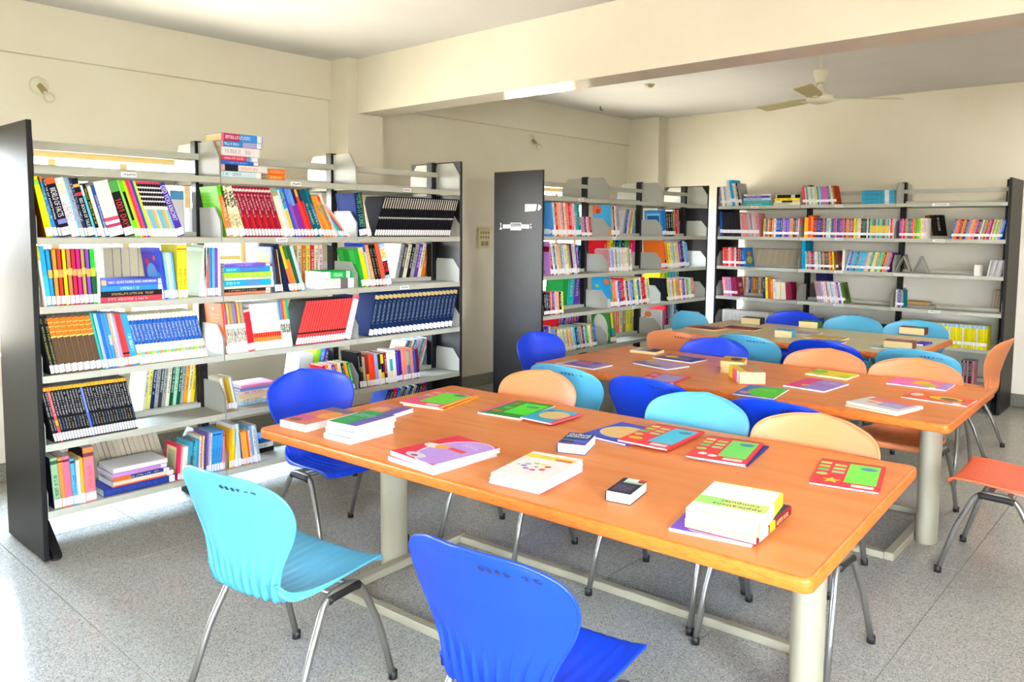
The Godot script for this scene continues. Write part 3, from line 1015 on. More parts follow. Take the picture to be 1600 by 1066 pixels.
func book_cover(t: float, h: float, d: float, design: String, art := "", art_side := 1, as_seen := false) -> ArrayMesh:
	# thickness along x, height along y, the spine at z = 0 and the fore-edge at z = -d
	var n := cell(design)
	var u0 := ((n % 64) * CW + 0.5) / 2048.0; var u1 := ((n % 64) * CW + 23.5) / 2048.0
	var v0 := ((n / 64) * CH + 0.5) / 2048.0; var v1 := ((n / 64) * CH + CH - 0.5) / 2048.0
	var uc := ((n % 64) * CW + 28.0) / 2048.0
	var st := stool()
	var r := minf(0.28 * t, 0.004)
	var c := minf(0.0018, t * 0.16)
	var flat := Vector2(uc, (v0 + v1) / 2)
	var px := [0.0, r, t - r, t]
	var pz := [-r, 0.0, 0.0, -r]
	for k in 3:
		var ua := lerpf(u0, u1, px[k] / t); var ub := lerpf(u0, u1, px[k + 1] / t)
		uvquad(st, [Vector3(px[k], 0, pz[k]), Vector3(px[k + 1], 0, pz[k + 1]), Vector3(px[k + 1], h, pz[k + 1]), Vector3(px[k], h, pz[k])], [Vector2(ua, v1), Vector2(ub, v1), Vector2(ub, v0), Vector2(ua, v0)], Vector3(k - 1.0, 0, 1))
	var plain := [flat, flat, flat, flat]
	var st2: SurfaceTool = null
	for s in [-1, 1]:
		var x := 0.0 if s < 0 else t
		var xi := c if s < 0 else t - c
		var pts := [Vector3(x, 0, -r), Vector3(x, 0, -d), Vector3(x, h, -d), Vector3(x, h, -r)]
		if art and s == art_side:
			var m := cover(art)
			var a0 := ((m % 10) * 204 + 1.0) / 2048.0; var a1 := ((m % 10) * 204 + 203.0) / 2048.0
			var b0 := ((m / 10) * 290 + 1.0) / 2048.0; var b1 := ((m / 10) * 290 + 289.0) / 2048.0
			st2 = stool()
			var uv := [Vector2(a0, b1), Vector2(a1, b1), Vector2(a1, b0), Vector2(a0, b0)]
			if s < 0:
				uv = [Vector2(a1, b1), Vector2(a0, b1), Vector2(a0, b0), Vector2(a1, b0)]
			if as_seen:
				uv = [Vector2(a1, b0), Vector2(a0, b0), Vector2(a0, b1), Vector2(a1, b1)]
			uvquad(st2, pts, uv, Vector3(s, 0, 0))
		else:
			uvquad(st, pts, plain, Vector3(s, 0, 0))
		uvquad(st, [Vector3(xi, 0, -c), Vector3(xi, 0, -d), Vector3(xi, h, -d), Vector3(xi, h, -c)], plain, Vector3(-s, 0, 0))
		uvquad(st, [Vector3(x, 0, -d), Vector3(xi, 0, -d), Vector3(xi, h, -d), Vector3(x, h, -d)], plain, Vector3(0, 0, -1))
		for y in [0.0, h]:
			uvquad(st, [Vector3(x, y, -r), Vector3(x, y, -d), Vector3(xi, y, -d), Vector3(xi, y, -r)], plain, Vector3(0, 1 if y > 0 else -1, 0))
	for y in [0.0, h]:
		uvquad(st, [Vector3(0, y, -r), Vector3(r, y, 0), Vector3(t - r, y, 0), Vector3(t, y, -r)], plain, Vector3(0, 1 if y > 0 else -1, 0))
	st.generate_normals()
	var mesh := st.commit()
	mesh.surface_set_material(0, spine_mat)
	if st2:
		st2.generate_normals()
		st2.commit(mesh)
		mesh.surface_set_material(1, cover_mat)
	return mesh

func book_pages(t: float, h: float, d: float, into: ArrayMesh = null, m: Material = null) -> ArrayMesh:
	var st := stool()
	var c := minf(0.0018, t * 0.16)
	var e := 0.002
	box(st, Vector3(t / 2, h / 2, -(d + c) / 2 + e / 2 * 0.0), Vector3(t - 2 * c, h - 2 * e, d - c - e))
	st.generate_normals()
	if into:
		st.commit(into)
		into.surface_set_material(into.get_surface_count() - 1, m)
		return into
	return st.commit()

func book_sticker(t: float, y0: float, y1: float) -> ArrayMesh:
	var st := stool()
	var r := minf(0.28 * t, 0.004)
	box(st, Vector3(t / 2, (y0 + y1) / 2, 0.0002), Vector3(t - r * 0.7, y1 - y0, 0.0012))
	return built(st)

func title(parent: Node, text: String, m: Material, centre: Vector3, b: Basis, length: float, height: float) -> void:
	var tm := TextMesh.new()
	var f := SystemFont.new()
	f.font_names = PackedStringArray(["Droid Sans"])
	tm.font = f
	tm.text = text
	tm.font_size = 24
	tm.depth = 0.05
	tm.pixel_size = 0.01
	tm.curve_step = 4.0
	var bb := tm.get_aabb()
	var o := put("title", tm, m, parent)
	o.transform = Transform3D(b * Basis.from_scale(Vector3(length / bb.size.x, height / bb.size.y, 0.008)), Vector3.ZERO)
	o.position = centre - o.basis * (bb.position + bb.size / 2)

const SHELF := ["bottom shelf", "fifth shelf", "fourth shelf", "third shelf", "second shelf", "top shelf"]
const RACK_NAME := {"A": "bare-panel rack", "B": "sign-panel rack", "C": "back-wall rack"}
const BAYS := {"A": ["panel bay", "middle bay", "column bay"], "B": ["sign bay", "middle bay", "corner bay"], "C": ["corner bay", "middle bay", "open-end bay"]}
const KIND := {"vol": ["encyclopedia_volume", "volume"], "pap": ["paperback_book", "paperback"], "pic": ["picture_book", "picture book"], "ref": ["reference_book", "reference book"], "com": ["comic_book", "comic book"], "txt": ["textbook", "textbook"], "sto": ["storybook", "storybook"], "nov": ["novel", "novel"], "mag": ["magazine", "magazine"], "dic": ["dictionary", "dictionary"], "wor": ["workbook", "workbook"], "fil": ["box_file", "box file"], "bnd": ["bound_journal", "bound journal"], "gui": ["guidebook", "guidebook"]}
var shelved := []   # every book on a rack, labelled at the end

func design_of(spec: String) -> Array:
	# "name@design" or just a colour name; returns [name, design]
	if "@" in spec:
		var a := spec.split("@")
		return [a[0], a[1]]
	var c := hex(spec)
	var dark := c.get_luminance() < 0.62
	var ink := "f2f0ec" if dark else "3a3a48"
	return [spec, "%s|t 0.1 0.68 %s" % [spec, ink]]

func run(key: String, lv: int, u0: float, u1: float, n: int, hpx: float, dx: float, kind: String, specs: Array, opt := {}) -> void:
	var r: Dictionary = racks[key]
	var rear: bool = opt.get("rear", false)
	var small: bool = key != "A" or rear
	var depth: float = opt.get("d", 0.0)
	var y: float = LEVELS[lv] + 0.0008
	var back: float = opt.get("back", 0.012)
	if rear:
		back = r.depth - 0.03 - (depth if depth > 0 else 0.19)
	var s0 := along_of(key, lv, u0, back); var s1 := along_of(key, lv, u1, back)
	var mid: Vector3 = r.start + r.along * ((s0 + s1) / 2) - r.out * back
	var m0 := pix(Vector3(mid.x, y, -mid.z)); var m1 := pix(Vector3(mid.x, y + 0.2, -mid.z))
	var vp := absf(m1.y - m0.y) / 0.2
	var sp := (u1 - u0) / maxf(s1 - s0, 0.001)
	var lean := atan2(dx / sp, hpx / vp)
	var bay := clampi(int(((s0 + s1) / 2) / BAY), 0, 2)
	s0 = maxf(s0, bay * BAY + 0.006); s1 = minf(s1, (bay + 1) * BAY - 0.006)
	if not rear and lv < 5:
		# a leaning book stays clear of the bracket, and of the panel at a rack's end
		var hh := hpx / vp
		var room := (s0 - bay * BAY - 0.004) if lean > 0 else ((bay + 1) * BAY - 0.004 - s1)
		var cap := atan2(maxf(room, 0.0), minf(0.165, hh))
		if lean > 0 and bay == 0:
			cap = atan2(maxf(room, 0.0), hh) * 1.3
		elif lean < 0 and bay == 2 and room < hh * tan(-lean):
			s1 = (bay + 1) * BAY - 0.004 - hh * tan(-lean)
			cap = 1.0
		lean = clampf(lean, -cap, cap)
	var w := (s1 - s0) / n
	var made := {}
	for i in n:
		var spec: String = specs[i % specs.size()] if not opt.get("mix", false) else specs[rng.randi() % specs.size()]
		var vary: float = opt.get("vary", 0.0)
		var h := (hpx / vp) / cos(lean) * (1.0 + rng.randf_range(-vary, vary * 0.4))
		var t := w * cos(lean) * 0.985
		h = minf(h, (0.286 - (t * sin(absf(lean)))) / cos(lean) if lv < 5 else 0.4)
		var d := depth if depth > 0 else clampf(h * 0.74, 0.12, 0.2)
		var de := design_of(spec)
		if small and not opt.get("nosticker", false) and not rear:
			de[1] += "|b %s f4f3f5" % ("0.72 0.86" if key == "C" else "0.8 0.95")
		var k := "%s %.3f" % [de[1], h]
		if not made.has(k):
			var cov := book_cover(t, h, d, de[1], opt.get("art", ""), opt.get("art_side", -1))
			if small:
				book_pages(t, h, d, cov, M.old_pages if opt.get("old", rear) else M.pages)
				made[k] = [cov]
			else:
				made[k] = [cov, book_pages(t, h, d), book_sticker(t, 0.006, minf(0.046, h * 0.2))]
		var b := Basis(r.along, Vector3.UP, r.out)
		var turned: bool = rear and opt.get("old", false)   # fore-edge towards the room
		if turned:
			b = b * Basis(Vector3.UP, PI)
		b = Basis(r.out, lean) * b
		var bl := lean >= 0.0    # which lower corner carries it
		var sc := s0 + w * i + (0.0 if bl else w)
		var pivot: Vector3 = r.start + r.along * sc + Vector3.UP * y - r.out * (back + (rng.randf_range(0.0, 0.006) if vary > 0 else 0.0) if not turned else r.depth - 0.03)
		var lp := Vector3(0.0 if bl != turned else t, 0, 0)
		var o := put(KIND[kind][0], made[k][0], null)
		o.transform = Transform3D(b, pivot - b * lp)
		if not small:
			put("pages", made[k][1], M.old_pages if opt.get("old", false) else M.pages, o)
			if not opt.get("nosticker", false):
				put("spine_label", made[k][2], M.sticker, o)
		if opt.has("title"):
			var q: Array = opt.title
			title(o, q[0], M[q[1]], Vector3(t / 2, h * (1.0 - (q[2] + q[3]) / 2), 0.0006), Basis(Vector3(0, 0, 1), -PI / 2), h * (q[3] - q[2]), t * (q[4] if q.size() > 4 else 0.5))
		shelved.append({"o": o, "key": key, "lv": lv, "bay": bay, "rear": rear, "name": de[0], "noun": KIND[kind][1], "pose": "leaning" if absf(lean) > 0.1 else "upright", "tall": h})

func pile(key: String, lv: int, items: Array, opt := {}) -> void:
	# books lying flat, from the lowest up: [u0, u1, pixel thickness, kind, spec, title]
	var r: Dictionary = racks[key]
	var y: float = LEVELS[lv] + 0.0008
	var back: float = opt.get("back", 0.015)
	for it in items:
		var s0 := along_of(key, lv, it[0], back, y - LEVELS[lv]); var s1 := along_of(key, lv, it[1], back, y - LEVELS[lv])
		var mid: Vector3 = r.start + r.along * ((s0 + s1) / 2) - r.out * back
		var vp := absf(pix(Vector3(mid.x, y + 0.1, -mid.z)).y - pix(Vector3(mid.x, y, -mid.z)).y) / 0.1
		var t: float = it[2] / vp
		var h := s1 - s0
		var d: float = opt.get("d", clampf(h * 0.74, 0.12, 0.2))
		var de := design_of(it[4])
		var o := put(KIND[it[3]][0], book_cover(t, h, d, de[1], opt.get("art", "")), null)
		var b := Basis(Vector3.UP, -r.along, r.out)
		o.transform = Transform3D(b, r.start + r.along * s1 + Vector3.UP * y - r.out * (back + rng.randf_range(0.0, 0.006)))
		put("pages", book_pages(t, h, d), M.pages if not opt.get("buff", false) else M.buff_pages, o)
		if key == "A" and h > 0.15 and not opt.get("nosticker", false):
			put("spine_label", book_sticker(t, 0.004, 0.034), M.sticker, o)
		if it.size() > 5:
			title(o, it[5][0], M[it[5][1]], Vector3(t / 2, h * (1.0 - (it[5][2] + it[5][3]) / 2), 0.0006), Basis(Vector3(0, 0, 1), -PI / 2), h * (it[5][3] - it[5][2]), t * 0.5)
		shelved.append({"o": o, "key": key, "lv": lv, "bay": clampi(int(((s0 + s1) / 2) / BAY), 0, 2), "rear": false, "name": de[0], "noun": KIND[it[3]][1], "pose": "lying flat", "tall": h})
		y += t + 0.0004

func label_books() -> void:
	# books that only their place tells apart share a label and a group
	var runs := {}
	for i in shelved.size():
		var q: Dictionary = shelved[i]
		var where := "%s, %s, %s" % [SHELF[q.lv], BAYS[q.key][q.bay], RACK_NAME[q.key]]
		q.group = "books %son the %s" % ["at the rear " if q.rear else "", where]
		var words: String = q.name
		q.label = "%s %s %s, %s%s" % [words, q.noun, q.pose, "rear, " if q.rear else "", where]
		if not runs.has(q.label):
			runs[q.label] = []
		runs[q.label].append(i)
	for l in runs:
		var a: Array = runs[l]
		# split into stretches that touch each other
		var parts := [[a[0]]]
		for k in range(1, a.size()):
			if a[k] == a[k - 1] + 1:
				parts[-1].append(a[k])
			else:
				parts.append([a[k]])
		for p in parts:
			var lab: String = l
			if parts.size() > 1:
				var before: int = p[0] - 1
				if before >= 0 and shelved[before].group == shelved[p[0]].group:
					lab = lab.replace(shelved[p[0]].pose + ",", "beside the %s one," % shelved[before].name)
			for i in p:
				tag(shelved[i].o, lab, "book", shelved[i].group)

func table_book(kind: String, label: String, x: float, z: float, w: float, h: float, deg: float, y: float, t: float, art: String, side: String, pages: String, spine_right := false, group := "") -> MeshInstance3D:
	# a book lying on a table, seen from its lower edge; deg turns its lower edge from the table's length
	var a := deg_to_rad(deg)
	var e1 := Vector3(cos(a), 0, -sin(a)); var e2 := Vector3(-sin(a), 0, -cos(a))
	var c := V(x, y, z)
	var o := put(KIND[kind][0], book_cover(t, h, w, side, art, 1, spine_right), null)
	if spine_right:
		o.transform = Transform3D(Basis(Vector3.UP, -e2, e1), c + e2 * h / 2 + e1 * w / 2)
	else:
		o.transform = Transform3D(Basis(Vector3.UP, e2, -e1), c - e2 * h / 2 - e1 * w / 2)
	put("pages", book_pages(t, h, w), M[pages], o)
	tag(o, label, "magazine" if kind == "mag" else "book", group)
	return o

# ---------- what stands on the racks ----------
func fill_a() -> void:
	var K := "A"
	# top shelf
	pile(K, 5, [[345, 409, 10, "txt", "pale-blue@cfe8ef|t 0.05 0.2 5a8fb0|t 0.3 0.5 5a8fb0"], [346, 418, 10, "txt", "black-and-white@f1ece8|b 0.08 0.36 1d1f2a|b 0 0.08 f0b8b0|t 0.42 0.8 d87a78"], [346, 405, 6, "txt", "blue@2f63c0|t 0.2 0.7 9fc6e8"], [346, 403, 7, "txt", "red-and-blue@d8385a|t 0.08 0.6 f6e6e6|b 0.68 0.8 4aa8d8|b 0.8 1 eee6ee"], [346, 406, 14, "txt", "white@f0e8ea|t 0.1 0.5 9a9ab0|t 0.62 0.8 9a9aa0"], [346, 410, 9, "txt", "lilac-blue@3f86cc|b 0 0.05 f09ab0|t 0.08 0.45 e8f0f8|b 0.52 0.85 a9a6d8"], [347, 411, 12, "txt", "red-blue@3f8edc|b 0 0.05 ef6a7a|b 0.06 0.44 b03a5e|t 0.1 0.7 fff6f6"]], {"buff": true})
	pile(K, 5, [[421, 446, 8, "dic", "orange@f47a26|t 0.1 0.8 fbd8b0"], [421, 446, 9, "dic", "orange-red@ee6a26|t 0.1 0.9 fbd8b0"]], {"buff": true, "d": 0.1})
	# second shelf, panel bay
	run(K, 4, 73, 85, 1, 104, 27, "ref", ["yellow@f7e312|b 0.05 0.14 8fd85a|t 0.22 0.72 8fd85a|t 0.8 0.9 8a6a10|k 6a3a10"])
	run(K, 4, 85, 93, 1, 96, 25, "ref", ["blue patterned@2f86d8|b 0 0.1 e86a34|n 0.2 0.7 f6c24a 3aa86a 1c5cc0"])
	run(K, 4, 93, 98, 1, 96, 25, "ref", ["black thin@22222a|b 0 0.04 88888c"], {"title": ["TOP 10 OF EVERYTHING", "white_text", 0.05, 0.7, 0.55]})
	run(K, 4, 98, 113, 1, 98, 26, "ref", ["black orange-topped@1d1a2c|b 0 0.11 e8592a|b 0.7 0.78 7f88c8|b 0.84 0.9 b0242c"], {"title": ["WORLD OF FACTS", "white_text", 0.17, 0.66, 0.6]})
	run(K, 4, 113, 127, 1, 92, 24, "ref", ["white@f5f3f4|n 0.05 0.3 f6e2b0 f0d8c0|n 0.4 0.75 b8b8c8 e0a8a8 c8c8d8"])
	run(K, 4, 127, 130, 1, 92, 24, "pap", ["sky-blue@7cc4ea"])
	run(K, 4, 130, 139, 2, 92, 24, "ref", ["silver-grey@a9aab2|n 0.1 0.8 5c6488 c8c8d0", "starry navy@2a3566|n 0.1 0.75 8f98c8 c8cce8"])
	run(K, 4, 139, 150, 1, 93, 25, "ref", ["black gold-dotted@191a22|b 0.1 0.15 f2b860|b 0.24 0.3 c8344a"], {"title": ["BIG BOOK OF TALES", "white_text", 0.34, 0.84, 0.45]})
	run(K, 4, 150, 154, 1, 80, 22, "pap", ["cyan@5cc8ec|b 0 0.2 d8eef6"])
	run(K, 4, 154, 160, 1, 82, 23, "ref", ["black lime-lettered@1c1d1c|t 0.1 0.8 c8e02a"])
	run(K, 4, 160, 166, 1, 78, 21, "pap", ["cream@f0e8d2"])
	run(K, 4, 166, 172, 1, 80, 22, "ref", ["royal-blue@1f4a9c|k efe8d8"], {"title": ["Collins Reference Library", "white_text", 0.2, 0.86, 0.6]})
	run(K, 4, 172, 196, 1, 97, 26, "fil", ["white striped@efece4|b 0.66 0.72 d84a6a|b 0.72 0.78 f2f0f0|b 0.78 0.84 b83a6a|b 0.84 0.9 3a9ac8|k a9a8a4"])
	run(K, 4, 196, 212, 1, 90, 27, "ref", ["black green-labelled@201d20|b 0 0.2 4f9a4a|b 0.2 0.26 201d20"], {"title": ["1001 DAYS", "red_text", 0.32, 0.86, 0.6]})
	run(K, 4, 212, 220, 2, 88, 27, "pap", ["green@86d86a", "lime-and-black@7ad81e|b 0.2 0.7 1a1a1a"])
	run(K, 4, 220, 241, 5, 90, 27, "com", ["lime@b6e02a", "red@e6323c|h 0 0.3 f07a3a", "pink@f0508c", "cobalt@2c3fa8|h 0.6 1 2cb0e0", "yellow@f2e422"])
	run(K, 4, 241, 279, 10, 86, 28, "com", ["dotted pastel@f2efe6|b 0 0.05 c84a62|b 0.05 0.44 1d1d26|b 0.1 0.13 e8e8ea|b 0.18 0.21 e8e8ea|b 0.26 0.29 e8e8ea|b 0.34 0.37 e8e8ea|b 0.5 0.86 c8dca0", "dotted pastel@f2efe6|b 0 0.05 c84a62|b 0.05 0.44 1d1d26|b 0.1 0.13 e8e8ea|b 0.18 0.21 e8e8ea|b 0.26 0.29 e8e8ea|b 0.34 0.37 e8e8ea|b 0.5 0.86 8fb4ea", "dotted pastel@f2efe6|b 0 0.05 c84a62|b 0.05 0.44 1d1d26|b 0.1 0.13 e8e8ea|b 0.18 0.21 e8e8ea|b 0.26 0.29 e8e8ea|b 0.34 0.37 e8e8ea|b 0.5 0.86 6fd0d0", "dotted pastel@f2efe6|b 0 0.05 c84a62|b 0.05 0.44 1d1d26|b 0.1 0.13 e8e8ea|b 0.18 0.21 e8e8ea|b 0.26 0.29 e8e8ea|b 0.34 0.37 e8e8ea|b 0.5 0.86 f2b070"])
	run(K, 4, 279, 291, 1, 85, 31, "ref", ["indigo@4a34a0"], {"title": ["DID YOU KNOW?", "white_text", 0.05, 0.7, 0.6]})
	run(K, 4, 268, 290, 1, 72, 0, "fil", ["white@e8e6e4|b 0 0.2 5a9ac8|k dddad6"], {"rear": true})
	# second shelf, middle bay
	run(K, 4, 355, 365, 1, 79, 19, "gui", ["green-and-orange@f07a34|b 0 0.18 5cc41e|t 0.25 0.85 fbe0c8|k 66c81c"], {"art": "66c81c|r 0.05 0.08 0.6 0.12 b6e88a|t 0.05 0.15 0.7 0.35 9ae05a|r 0.8 0 1 0.2 4aa41a"})
	run(K, 4, 365, 386, 2, 82, 22, "vol", ["cream figured@efe8c4|n 0.08 0.42 3a3a34 55503c|n 0.55 0.8 e0c860 a9a890"])
	run(K, 4, 386, 445, 12, 84, 25, "vol", ["maroon@8c1a30|b 0.05 0.1 e8dcd8|t 0.16 0.62 ecdcd8", "maroon@8c1a30|b 0.05 0.1 e8dcd8|t 0.16 0.48 ecdcd8|b 0.55 0.86 c02028"])
	run(K, 4, 445, 463, 2, 80, 22, "sto", ["cream bird-topped@f1ead6|b 0 0.1 7aa8a0|b 0.1 0.16 c89a4a", "blue-and-yellow@bcd8ee|b 0 0.42 3f8ed0|n 0.05 0.35 4aa860 1d4a88 f0a84a|b 0.44 0.86 f6d24a|h 0 0.3 cfe4f2"])
	run(K, 4, 463, 467, 1, 76, 22, "pap", ["blue@2a56c8"])
	run(K, 4, 467, 483, 3, 76, 23, "sto", ["violet@8a5ac0|b 0 0.3 5a8ad8", "purple@7a3aa0|b 0 0.35 6f9ae0", "plum@a02a88|b 0 0.3 22284a"])
	run(K, 4, 483, 493, 2, 72, 23, "sto", ["orange-red@e8442a|b 0 0.15 f6b03a", "red@d82a2a|b 0 0.25 26304a"])
	run(K, 4, 493, 507, 2, 76, 24, "vol", ["dark-teal@0f5a6e|t 0.3 0.75 cfe0e0", "teal@12687c|t 0.3 0.75 e0e8d8"])
	run(K, 4, 507, 525, 4, 62, 24, "pap", ["peach@f0a070|b 0 0.15 f2e8d0", "orange@f08a2a", "amber@f4a83a", "orange striped@ee7a22|b 0 0.12 e8362a"])
	run(K, 4, 525, 531, 1, 64, 27, "pap", ["white@f4f0ea"])
	run(K, 4, 531, 549, 6, 48, 36, "pap", ["steel-blue@5a96b8", "sea-green@4ac0a8", "turquoise@22b4b8", "purple@8a4aa0", "orange@f08a3a", "pale-pink@f4dcd8"])
	# second shelf, column bay
	run(K, 4, 562, 575, 1, 74, 14, "ref", ["midnight-blue@12265a"], {"title": ["HOW IS IT DONE?", "lime_text", 0.05, 0.78, 0.6]})
	run(K, 4, 575, 582, 1, 80, 18, "ref", ["cream@f2ead8|t 0.2 0.6 d8b8a8"])
	run(K, 4, 584, 711, 33, 60, -16, "vol", ["black white-striped@15151a|b 0.03 0.06 d8d8d4|b 0.07 0.3 cfc8b8|h 0 0.32 15151a|h 0.78 1 15151a|b 0.52 0.56 b8b8b8"])
	# third shelf, panel bay
	run(K, 3, 70, 74, 1, 104, 12, "pic", ["cream yellow-topped@f2ead2|b 0 0.24 f6c822"])
	run(K, 3, 74, 82, 1, 97, 10, "txt", ["bright-blue@33a8e4|b 0.5 0.9 49b8f0"])
	run(K, 3, 82, 89, 1, 87, 7, "com", ["blue gold-marked@2a9ae0|h 0.7 1 1b2a55|b 0.36 0.5 f2b04a"])
	run(K, 3, 89, 154, 9, 86, 4, "com", ["tangerine gold-marked@f0953a|h 0.65 1 4a2a18|b 0.36 0.5 f6c060", "scarlet gold-marked@e8412c|h 0.65 1 4a1414|b 0.36 0.5 f2a05a", "lime gold-marked@d8dc1e|h 0.65 1 4a4a10|b 0.36 0.46 f6c860", "salmon gold-marked@ea7a5a|h 0.65 1 5a2a20|b 0.34 0.47 f6b86a", "crimson gold-marked@e8304a|h 0.65 1 5a1420|b 0.36 0.48 f6a86a", "magenta gold-marked@ee2a8a|h 0.65 1 5a1038|b 0.36 0.5 f6a86a", "khaki gold-marked@b39a5a|h 0.65 1 3a3018|b 0.34 0.46 f2b860", "violet gold-marked@8a4ac8|h 0.65 1 2c1450|b 0.36 0.5 f2b060", "green gold-marked@2ad828|b 0.5 0.9 1c5a34|b 0.34 0.5 b8e03a"])
	run(K, 3, 154, 158, 1, 50, 0, "pap", ["white@f6f4f0"], {"nosticker": true})
	pile(K, 3, [[159, 264, 8, "ref", "coral-red@e0465a|t 0.1 0.7 f4c8c8"], [159, 264, 8, "ref", "black@26262a|t 0.15 0.8 c8a860"], [159, 258, 9, "ref", "sky-blue@3a8ee0|t 0.3 0.6 cfe4f6"], [159, 258, 9, "ref", "violet-blue@5a6ae0|b 0 0.08 e8b890", ["1001 QUESTIONS AND ANSWERS", "white_text", 0.1, 0.86]]])
	run(K, 3, 166, 232, 5, 76, 2, "mag", ["grey@b8b2ac", "brown@5a5450", "blue@4a86c0"], {"rear": true, "old": true, "d": 0.21})
	run(K, 3, 258, 264, 1, 80, 11, "pic", ["blue-violet@3a4ad0|k 4a5ad8"], {"d": 0.2, "art": "4a4fd0|e 0.3 0.3 0.4 0.2 6a4ac0|e 0.7 0.7 0.45 0.25 3aa8e8|e 0.5 0.5 0.3 0.2 7ab4f0|e 0.3 0.28 0.1 0.06 e0345a|e 0.75 0.2 0.08 0.05 d86a5a|e 0.35 0.85 0.12 0.06 f0a020"})
	run(K, 3, 264, 279, 4, 72, 7, "pap", ["aqua@8ad0e0", "cream@f0ead0", "pale-blue@b4d8ee", "azure@6ab4e4|h 0.7 1 1d2440"])
	run(K, 3, 279, 294, 2, 92, 0, "dic", ["yellow@f2e436|b 0.08 0.1 c83a2a|t 0.45 0.75 6a6020"])
	run(K, 3, 310, 319, 1, 80, -11, "fil", ["pale-green@dfe8e0|t 0.1 0.8 8aa8c0|k b4c4b8"], {"d": 0.2})
	run(K, 3, 319, 346, 6, 76, -11, "pap", ["ice-blue@cfe4ea|t 0.1 0.8 6a9ac0", "coral@ee6a5a", "sea-blue@2a8ed0|h 0.6 1 1a6ab0", "sky-blue@6ab8ea", "violet@8a4ab8", "pale-pink@f0dce4"])
	# third shelf, middle bay
	pile(K, 3, [[351, 424, 4, "txt", "coral@ee8a6a"], [351, 424, 5, "txt", "black@2a2824|t 0.1 0.7 c8b890"], [351, 430, 4, "txt", "cream@f2ecd8"], [351, 432, 9, "txt", "cyan@1fb4e0|t 0.05 0.3 d8f0f8|b 0.4 0.7 5a9ad8"], [352, 432, 4, "txt", "cream green-lettered@f2f0dc|t 0.5 0.9 6a9a4a"], [351, 432, 8, "txt", "lime@a8e83a|t 0.3 0.8 d8f09a"], [351, 431, 8, "txt", "blue-and-cyan@22a8e8|b 0.3 0.75 4a86d8|t 0.04 0.25 d8f0f8"], [352, 424, 5, "txt", "violet@7a5ac8|t 0.2 0.6 b8a8e8"]])
	run(K, 3, 430, 434, 1, 71, 5, "pic", ["slate-blue@4a5a80|k 4a5a80"], {"d": 0.2, "art": "475880|r 0.16 0.14 0.86 1 f2b41e|t 0.24 0.18 0.7 0.3 8ab43a|t 0.24 0.34 0.8 0.45 ee6a2a|r 0.18 0.62 0.86 0.78 6a5068|e 0.5 0.66 0.3 0.06 c8b8a8"})
	run(K, 3, 434, 443, 2, 66, 8, "pap", ["dark-brown@3a2a28", "tan@c8b48a|h 0 0.5 2c2420"])
	run(K, 3, 453, 456, 1, 76, 19, "pic", ["navy@14204a|k 14204a"], {"d": 0.2})
	run(K, 3, 456, 478, 4, 70, 19, "pap", ["yellow-and-coral@f27a4a|b 0 0.5 f2cc2a", "orange@f08a3a|b 0 0.3 3a6a3a", "dark-green@1f5a3a", "powder-blue@b8d8ec"])
	run(K, 3, 452, 505, 8, 64, 0, "sto", ["green@2a6a4a", "tan", "cream", "orange", "lemon", "red", "cream", "pale-pink"], {"rear": true})
	pile(K, 3, [[506, 554, 16, "dic", "white@f2efe8|t 0.05 0.5 c8c4c0|b 0.56 0.8 6a6864"], [506, 552, 11, "dic", "green@22b85a|b 0 0.24 f0f0ec|b 0.78 0.9 e8ece8", ["VISUAL", "white_text", 0.34, 0.66]]], {"d": 0.2, "nosticker": true})
	# third shelf, column bay
	run(K, 3, 566, 572, 1, 60, 12, "pic", ["green@1f9a3c|k 2a9a3c"], {"d": 0.19, "art": "2a9a3a|r 0.05 0.05 0.3 0.4 3ab04a|r 0.36 0.05 0.62 0.4 1f8a34|r 0.68 0.05 0.95 0.4 3ab84a|r 0.05 0.5 0.95 0.9 23923a"})
	run(K, 3, 572, 580, 1, 60, 12, "pap", ["yellow@f2e01e|b 0 0.12 e8e0a0"])
	run(K, 3, 580, 583, 1, 68, 13, "pap", ["blue@2a4ac0|b 0.2 1 a8ccea"])
	run(K, 3, 583, 589, 1, 64, 13, "pap", ["peach@f29a5a|t 0.1 0.8 fbe0c0"])
	run(K, 3, 589, 599, 2, 64, 13, "pap", ["black@1c1c20|t 0.1 0.8 c8a890"])
	run(K, 3, 599, 605, 1, 66, 13, "pap", ["red-orange@ee5a34"])
	run(K, 3, 605, 613, 1, 72, 13, "sto", ["sky-blue figured@a8d0ee|b 0.1 0.4 f2f0ea|n 0.12 0.36 f0a83a f2d84a|b 0.42 0.75 1f1214|n 0.44 0.7 c8241e"])
	run(K, 3, 616, 668, 9, 56, -11, "mag", ["grey", "charcoal", "cream", "black", "grey", "violet", "cream", "orange", "olive"], {"rear": true})
	# fourth shelf, panel bay
	run(K, 2, 80, 94, 2, 95, 21, "vol", ["black gold-lettered@1b1e22|t 0.05 0.88 a8a858"])
	run(K, 2, 94, 161, 7, 88, 18, "vol", ["brown-and-orange@5a4636|b 0.03 0.36 d07024|b 0.1 0.115 e8b860|b 0.17 0.185 e8b860|b 0.26 0.275 e8b860|b 0.34 0.37 e8c070|h 0 0.08 c8a868"])
	run(K, 2, 161, 166, 1, 88, 18, "pap", ["turquoise@2ab0a8|h 0.6 1 148078"])
	run(K, 2, 166, 186, 4, 86, 17, "txt", ["pale-cyan@9ad4dc|b 0.5 0.9 a8b8e0", "cobalt@2f6ad8", "cornflower@4a8ae8", "blue white-streaked@3a9ae0|n 0.4 0.6 d8ecf6"])
	run(K, 2, 186, 197, 3, 84, 16, "pap", ["peach@f0a888", "pale-aqua@b8dcd8|b 0.5 0.9 c8b8d8", "lilac@b0a0cc"])
